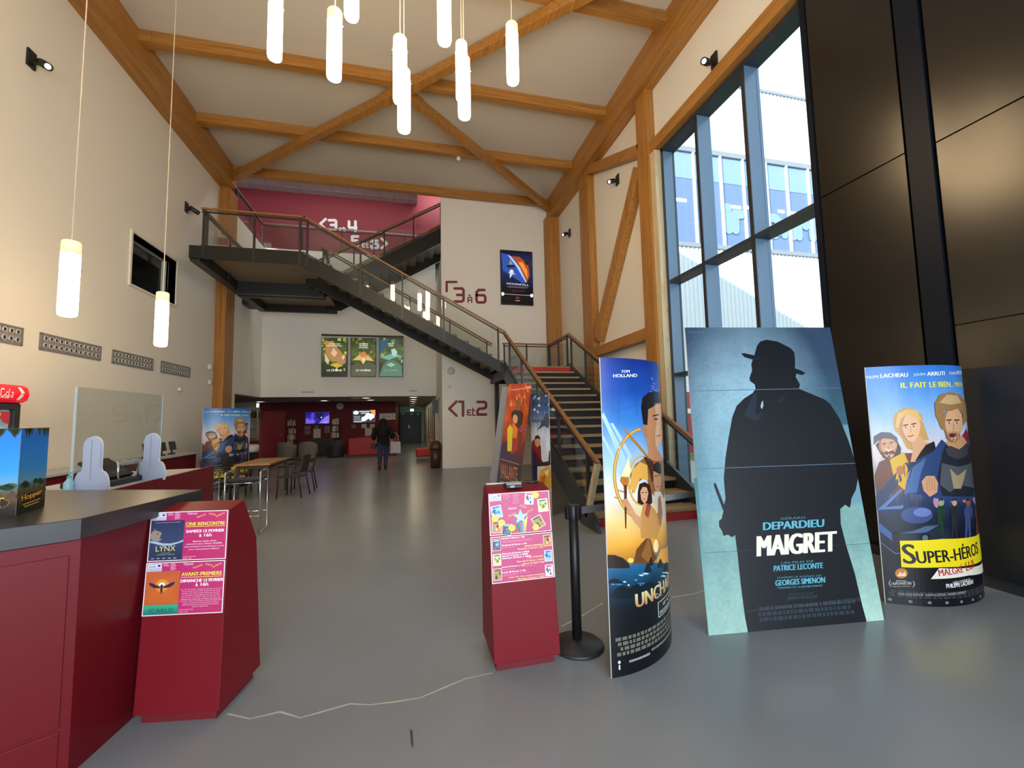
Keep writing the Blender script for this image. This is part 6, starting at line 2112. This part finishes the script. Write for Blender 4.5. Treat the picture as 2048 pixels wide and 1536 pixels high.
def poster_lynx(A):
    header(A); words(A)
    A.ramp([(.02, '2A3450'), (.3, '3C4A70'), (.8, '2E3858')], 2, (.014, .02, .44, .82), .2)
    A.poly([(.02, .42), (.1, .4), (.18, .36), (.28, .35), (.38, .38), (.44, .42), (.44, .38), (.3, .31), (.18, .31), (.02, .38)], 'A8BEDC', 3, False)
    A.poly([(.02, .56), (.05, .62), (.1, .62), (.155, .58), (.165, .52), (.13, .47), (.17, .44), (.12, .40), (.06, .42), (.02, .46)], '9C8C7C', 4, False)
    A.ell(.11, .55, .012, .012, '3A3028', 5, False); A.ell(.155, .52, .012, .01, '2A2420', 5, False); A.poly([(.05, .61), (.06, .67), (.09, .62)], '7A6A5A', 4, False)
    A.text('LYNX', (.10, .20), (.35, .20), .105, 'E8E070', 4)
    A.text('C\'EST L\'HISTOIRE D\'UNE FORÊT', (.07, .77), (.39, .775), .02, 'C8CCD8', 4); A.text('UN FILM DE', (.17, .155), (.29, .155), .016, 'B8B48C', 4); A.text('LAURENT GESLIN', (.12, .12), (.34, .12), .022, 'B8B48C', 4)
    for i in range(5): A.rect(.05 + .07 * i, .05, .09 + .07 * i, .065, 'B8BCC8', 4)
    A.text('CINE RENCONTRE', (.46, .70), (.965, .70), .068, 'F4E83C', 3, bold=.004); A.rect(.46, .672, .965, .682, 'F4E83C', 3)
    A.text('SAMEDI 12 FEVRIER', (.47, .555), (.96, .555), .058, 'FFFFFF', 3, bold=.004); A.text('à 16h', (.64, .465), (.80, .465), .065, 'FFFFFF', 3, bold=.003)
    para(A, ["Séance suivie d'une", 'rencontre avec Olivier GUDER,', 'vice président coordinateur Lynx', "pour l'association FERUS"], .46, .97, .36, .055, .036, 'F8E8F2')
    A.text('A partir de 8 ans', (.455, .06), (.62, .06), .026, 'F8E8F2'); A.text('Durée : 1h22', (.455, .03), (.56, .03), .022, 'F8E8F2')


def poster_icarus(A):
    header(A); words(A)
    A.ramp([(.02, 'C05A34'), (.5, 'D8702E'), (.82, 'C8603A')], 2, (.014, .20, .44, .83), .2)
    A.ramp([(.02, '1E7A6C'), (.2, '46B08C')], 2, (.014, .02, .44, .205), .2)
    A.ell(.22, .56, .085, .12, 'E8923C', 3, False); A.ell(.22, .57, .04, .05, 'FFF2D0', 4, False)
    for s in (-1, 1):
        A.poly([(.22, .54), (.22 + s * .05, .56), (.22 + s * .13, .615), (.22 + s * .165, .62), (.22 + s * .15, .57), (.22 + s * .10, .52), (.22 + s * .04, .51)], '3A2A4A', 5, False)
    A.poly([(.205, .55), (.235, .55), (.232, .47), (.24, .40), (.225, .45), (.212, .39), (.208, .47)], '3A2430', 6, False); A.ell(.22, .56, .014, .02, '3A2430', 6, False)
    A.text('ICARUS', (.09, .055), (.38, .055), .075, '1C5A6C', 4)
    A.text('AVANT-PREMIERE', (.455, .72), (.965, .72), .07, 'F4E83C', 3, bold=.004); A.rect(.455, .69, .965, .70, 'F4E83C', 3)
    A.text('DIMANCHE 13 FEVRIER', (.45, .60), (.985, .60), .058, 'FFFFFF', 3, bold=.004); A.text('à 16h', (.64, .52), (.80, .52), .065, 'FFFFFF', 3, bold=.003)
    para(A, ["Sur l'île de Crète, chaque recoin est un terrain", 'de jeu pour Icare, le fils du grand inventeur', "Dédale. Lors d'une exploration près du palais", 'de Cnossos, le petit garçon fait une étrange', 'découverte : un enfant à tête de taureau y est', "enfermé sur l'ordre du roi Minos. En secret de", "son père, Icare va pourtant se lier d'amitié avec", 'le jeune minotaure nommé Astérion. Mais le', 'destin bascule quand ce dernier est emmené', 'dans un labyrinthe.'], .455, .98, .45, .036, .024, 'F8E0F0')
    A.text('A partir de 7 ans', (.455, .075), (.63, .075), .026, 'F8E8F2'); A.text('Durée : 1h16', (.455, .04), (.56, .04), .022, 'F8E8F2')


def card(A, cx, cy, w_, h_, rot, bgc, fg, kind, L=2):
    """a small film picture pasted on the notice"""
    R = lambda x, y: (cx + (x * w_ * math.cos(rot) - y * h_ * .7 * math.sin(rot)), cy + (x * w_ * math.sin(rot) * 1.42 + y * h_ * math.cos(rot)))
    A.poly([R(-.5, -.5), R(.5, -.5), R(.5, .5), R(-.5, .5)], 'E8E6E0', L, False)
    A.poly([R(-.45, -.46), R(.45, -.46), R(.45, .46), R(-.45, .46)], bgc, L + 1, False)
    rnd = random.Random(kind)
    for i in range(5):
        x, y = rnd.uniform(-.3, .3), rnd.uniform(-.35, .1)
        A.poly([R(x - .12, y), R(x, y + rnd.uniform(.15, .35)), R(x + .14, y + .02), R(x + .05, y - .1)], fg[i % len(fg)], L + 2, False)
    A.poly([R(-.35, .3), R(.35, .3), R(.32, .42), R(-.33, .42)], fg[0], L + 2, False)


def bubble(A, u, v, r, s):
    A.ell(u, v, r, r * 1.4, 'E4E03C', 6, False)
    for i, x in enumerate(s): A.text(x, (u - r * .7, v + .02 - .035 * i), (u + r * .7, v + .025 - .035 * i), .022, '4A8A2C', 7)


def poster_collage(A):
    A.rect(0, 0, 1, 1, 'F2EEF4'); A.rect(.012, .016, .988, .984, PINK, 1)
    A.rect(.02, .82, .20, .975, 'D8DCEE', 2)
    A.text('ciné', (.04, .90), (.13, .90), .05, '2A3070', 3); A.text('paradis', (.035, .855), (.19, .855), .036, '2A3070', 3); A.rect(.04, .836, .19, .844, '2A3070', 3); A.ell(.165, .94, .018, .02, '2A3070', 3, False)
    para(A, ['Du 9 février', 'au 1er mars', '2022'], .23, .35, .93, .04, .022, 'F0C8E0'); para(A, ['7 films', 'à découvrir', 'pour la', 'jeunesse', 'Retrouvez', 'le sur', 'telerama.fr'], .38, .50, .945, .035, .02, 'F0C8E0')
    A.text('Télérama\'', (.30, .585), (.45, .60), .06, 'F4E4F0', 4); A.text('festival', (.31, .41), (.43, .48), .06, 'E8C868', 4); A.text('cinéma', (.49, .665), (.60, .59), .055, 'E8C868', 4); A.text('enfants', (.60, .46), (.72, .55), .055, 'E8C868', 4)
    st = [(.50 + (.135 if i % 2 == 0 else .055) * math.sin(2 * PI * i / 10), .40 + (.19 if i % 2 == 0 else .08) * math.cos(2 * PI * i / 10)) for i in range(10)]
    for pts, c in (([(.38, .42), (.44, .28), (.49, .02), (.46, .03), (.42, .2)], '3C78B8'), ([(.41, .32), (.46, .26), (.49, .02), (.46, .02)], 'E4DC4A'), ([(.44, .28), (.48, .26), (.51, .02), (.48, .02)], '3CA078'), ([(.47, .27), (.52, .27), (.53, .02), (.50, .02)], 'B85AA8'), ([(.51, .27), (.55, .26), (.56, .02), (.53, .02)], '4AC0D8'), ([(.54, .26), (.62, .42), (.59, .2), (.565, .02), (.55, .02)], 'E8D84A')):
        A.poly(pts, c, 3, False)
    A.poly(st, 'A8D4EC', 5, False)
    card(A, .66, .83, .15, .30, -.12, 'CFE0F0', ['B83A4A', '3A6AA8', '7A9CC0'], 1)
    card(A, .88, .64, .17, .32, .05, 'D8E0A0', ['3A7A3C', '7AA040', 'E0C040'], 2)
    card(A, .12, .56, .17, .30, .15, '9CC8EC', ['2C6AB8', '4A90D8', '1C2430'], 3)
    card(A, .79, .24, .17, .30, .45, 'A89050', ['4A3A20', '8A6A30', '6A5A28'], 4)
    card(A, .11, .20, .15, .28, -.04, 'D87838', ['3A2A30', 'F0C890', '46B08C'], 5)
    card(A, .27, .12, .15, .26, -.15, '2E3858', ['A8BEDC', '5A6A90', '8C8480'], 6)
    for u, v, s in ((.77, .90, ('CINE', "P'TIT", 'DEJ')), (.09, .40, ('CINE', 'CONCERT')), (.19, .29, ('AVANT', 'PREM.')), (.35, .15, ('CINE', 'RENC.')), (.74, .12, ('AVANT', 'PREM.'))): bubble(A, u, v, .055, s)


def poster_schedule(A):
    A.rect(0, 0, 1, 1, 'F2EEF4'); A.rect(.012, .016, .988, .984, PINK, 1)
    for u, v, b, f_, k in ((.09, .82, '2E3858', ['A8BEDC', '5A6A90'], 6), (.09, .50, 'D8E0A0', ['3A7A3C', '7AA040', 'E0C040'], 2), (.09, .19, 'A89050', ['4A3A20', '8A6A30'], 4), (.91, .82, 'D87838', ['3A2A30', 'F0C890', '46B08C'], 5), (.91, .48, '9CC8EC', ['2C6AB8', '4A90D8', '1C2430'], 3), (.91, .16, 'CFE0F0', ['B83A4A', '3A6AA8'], 1)):
        card(A, u, v, .13, .25, 0, b, f_, k)
    for s, u, v, w_ in (('Samedi 12 février à 16h', .17, .93, .37), ('Vendredi 25 février à 14h', .17, .78, .40), ('Mercredi 16 février à 10h30', .17, .60, .43), ('Samedi 19 février à 10h30', .17, .55, .41), ('Dimanche 20 février à 10h30', .17, .50, .45), ('Jeudi 24 février à 16h', .16, .31, .35), ('Lundi 28 février à 14h', .16, .20, .37)):
        A.text(s, (u, v), (u + w_, v), .036, 'FBEAF4', 3, bold=.003)
    for s, v, w_ in (('AVANT-PREMIERE', .72, .30), ('Dimanche 13 février à 16h', .67, .41), ('CINE CONCERT', .47, .26), ('Mercredi 23 février à 10h30', .40, .43), ('Mardi 1er mars à 16h', .34, .33), ("CINE P'TIT DEJ / AVANT-PREMIERE", .075, .58), ('Dimanche 27 février à 10h30', .03, .43)):
        A.text(s, (.83 - w_, v), (.83, v), .036, 'F4D88C', 3, bold=.002)
    for u, v, w_ in ((.17, .885, .52), (.17, .86, .46), (.17, .745, .2), (.16, .275, .2), (.16, .165, .44), (.16, .14, .24), (.6, .37, .23), (.5, .30, .2)): A.rect(u, v, u + w_, v + .006, 'E89CC8', 3)


PP = print_mat('laminated_notice', .3)
for kf, s0, h_, x0, art, lb in ((k1f, .748, .262, .004, poster_lynx, 'pink LYNX ciné rencontre notice, upper sheet on the kiosk by the counter'), (k1f, .472, .270, .002, poster_icarus, 'pink ICARUS avant-première notice, lower sheet on the kiosk by the counter'),
                                (k2f, .742, .262, .004, poster_collage, 'pink notice with star and film pictures, upper sheet on the lone kiosk'), (k2f, .455, .280, .006, poster_schedule, 'pink timetable notice with dates, lower sheet on the lone kiosk')):
    A = Art(kf(x0, s0, .417, h_), .417, h_)
    art(A)
    tag(A.build('notice', PP), lb, 'poster')

# ---- lit film screens
def art_animal(body, light, acc, seed, lines, bright=True):
    def art(A):
        A.ramp([(0, '0C1208'), (.25, '1C2A14'), (.55, '4A5A24'), (.8, '3C4A20'), (1, '243018')], 0, n=.15, streak=.9)
        r = random.Random(seed)
        for i in range(26):
            u, v = r.random(), r.uniform(.15, 1)
            A.ell(u, v, r.uniform(.03, .1), r.uniform(.02, .06), r.choice(acc), 1, False, n=9)
        for p, c in body: A.poly(p, c, 2, False)
        for p, c in light: A.poly(p, c, 3, False)
        for i, s in enumerate(lines):
            w_ = .06 * len(s) / 2
            A.text(s, (.5 - w_ * .62, .84 - .05 * i), (.5 + w_ * .62, .84 - .05 * i), .03, 'F4F4F0', 4, bold=.004)
        A.text('LE CHÊNE', (.2, .13), (.8, .13), .06, 'F4F4F0' if bright else '7A9A8A', 4, bold=.004)
    return art


sq = art_animal([([(.1, .95), (.4, .9), (.7, .7), (.95, .5), (.95, .35), (.8, .3), (.6, .38), (.35, .4), (.15, .6)], 'A87A4C'), ([(.1, .62), (.3, .42), (.25, .3), (.12, .4)], 'C8B490'), ([(.3, .3), (.6, .22), (.85, .28), (.6, .36)], 'C0A030')],
                [([(.45, .75), (.62, .62), (.5, .5), (.35, .6)], 'D8B088'), ([(.78, .5), (.9, .58), (.92, .5), (.85, .42)], 'E0BC94'), ([(.86, .45), (.9, .47), (.9, .42)], '181410')], ['5A6A24', '8A9A34', '3A4A18', 'B0A840'], 1, ['SI VOUS AVEZ', "SOIF D'AVENTURE !"])
bd_ = art_animal([([(.05, .42), (.3, .55), (.5, .6), (.75, .52), (.95, .4), (.6, .42), (.5, .3), (.38, .42)], 'C8A86C'), ([(.0, .0), (1, 0), (1, .3), (.7, .38), (.5, .28), (.3, .36), (0, .28)], '4A4C34')],
                 [([(.36, .58), (.5, .66), (.64, .6), (.6, .48), (.42, .48)], 'C07838'), ([(.42, .52), (.5, .36), (.58, .52)], 'E8D09C'), ([(.44, .56), (.47, .57), (.46, .54)], '1C1410')], ['6A6A28', '8A7A30', '4A4A20'], 2, ['UNE MAISON', 'PAS COMME', 'LES AUTRES'])
ins = art_animal([([(.0, .5), (.3, .55), (.7, .62), (1, .5), (.7, .5), (.4, .42)], '6AA090'), ([(.1, .2), (.3, .4), (.6, .42), (.95, .3), (1, 0), (0, 0)], '4A7058'), ([(.0, .95), (.4, .95), (.2, .7), (0, .6)], '24506C')],
                 [([(.5, .7), (.65, .74), (.78, .64), (.7, .52), (.55, .54)], '9AC8C0'), ([(.3, .3), (.5, .36), (.7, .3), (.5, .24)], '8AB494')], ['5A7A44', '3A6A50', '88A060', '2C5060'], 3, ['INSECTE', 'SYMBOL'], False)
a, b = onY(643, 668, YF - .08), onY(807, 675, YF - .08)
t = thing('screen_bar', 'black mounting bar above the three lit film screens on the far wall', 'bar', ((a.x + b.x) / 2, YF - .05, b.z))
MB().box(a.x, b.x, YF - .09, YF - .002, b.z, a.z).build('bar', BLKP, t)
for (x0, x1), art, lb in (((643.5, 694.5), sq, 'left lit portrait screen on the far wall, small brown animal, lettered LE CHÊNE'), ((701.5, 752), bd_, 'middle lit portrait screen on the far wall, bird with spread wings, lettered LE CHÊNE'), ((758, 806), ins, 'right lit portrait screen on the far wall, greenish insect picture, lettered LE CHÊNE')):
    s_ = screen('lit_screen', lb, x0, 675.3, x1, 753.5, YF, art, .42, .09, .02)
    s_['group'] = 'three film screens on the far wall'


def art_moon(A):
    A.ramp([(0, '050406'), (.3, '0A0810'), (.5, '10204C'), (.8, '182C64'), (1, '060812')], 0, n=.12, streak=.6)
    A.poly([(.0, .95), (.2, .93), (.5, .75), (.78, .45), (.72, .38), (.4, .5), (.05, .62)], '2C50A8', 1, False)
    A.poly([(.2, .93), (.32, .9), (.6, .7), (.82, .42), (.78, .42), (.5, .7)], 'A8C4F0', 2, False)
    A.poly([(.35, .9), (.62, .7), (.82, .42), (.92, .55), (.88, .75), (.6, .9)], 'A84A1C', 1, False)
    A.poly([(.55, .8), (.75, .6), (.85, .48), (.84, .65), (.7, .8)], 'E88A3C', 2, False); A.ell(.86, .8, .1, .05, '3A1C18', 3, False)
    A.poly([(.15, .72), (.35, .74), (.48, .72), (.4, .69), (.2, .68)], '1A1C24', 3, False); A.poly([(.24, .74), (.3, .84), (.38, .74)], '8A8C90', 3, False)
    A.ell(.33, .615, .06, .03, 'E0E4EC', 4, False); A.poly([(.24, .6), (.36, .6), (.46, .56), (.36, .56), (.3, .5), (.26, .48), (.27, .55)], 'C4CCDA', 4, False)
    A.text('MOONFALL', (.16, .36), (.88, .35), .035, 'E8ECF4', 4)
    bars(A, .16, .86, .30, .335, 2, '5A6480', 3, 2)
    A.text('PROCHAINEMENT', (.33, .235), (.76, .235), .016, 'A03028', 4)
    A.stroke([(.08, .178), (.92, .172)], .006, 'C8CCD8', 3, False)
    A.ell(.03, .178, .05, .035, 'E8ECFF', 4, False); A.ell(.97, .172, .05, .035, 'E8ECFF', 4, False)
    A.rect(.45, .10, .56, .14, '8A2024', 4); A.text('CINEMAS', (.43, .055), (.58, .055), .018, 'D0D4DC', 4)


sm = screen('lit_screen', 'tall dark lit film screen high on the cream wall, lettered MOONFALL', 1000.5, 499, 1067, 611, YP, art_moon, .35, .08, .025)
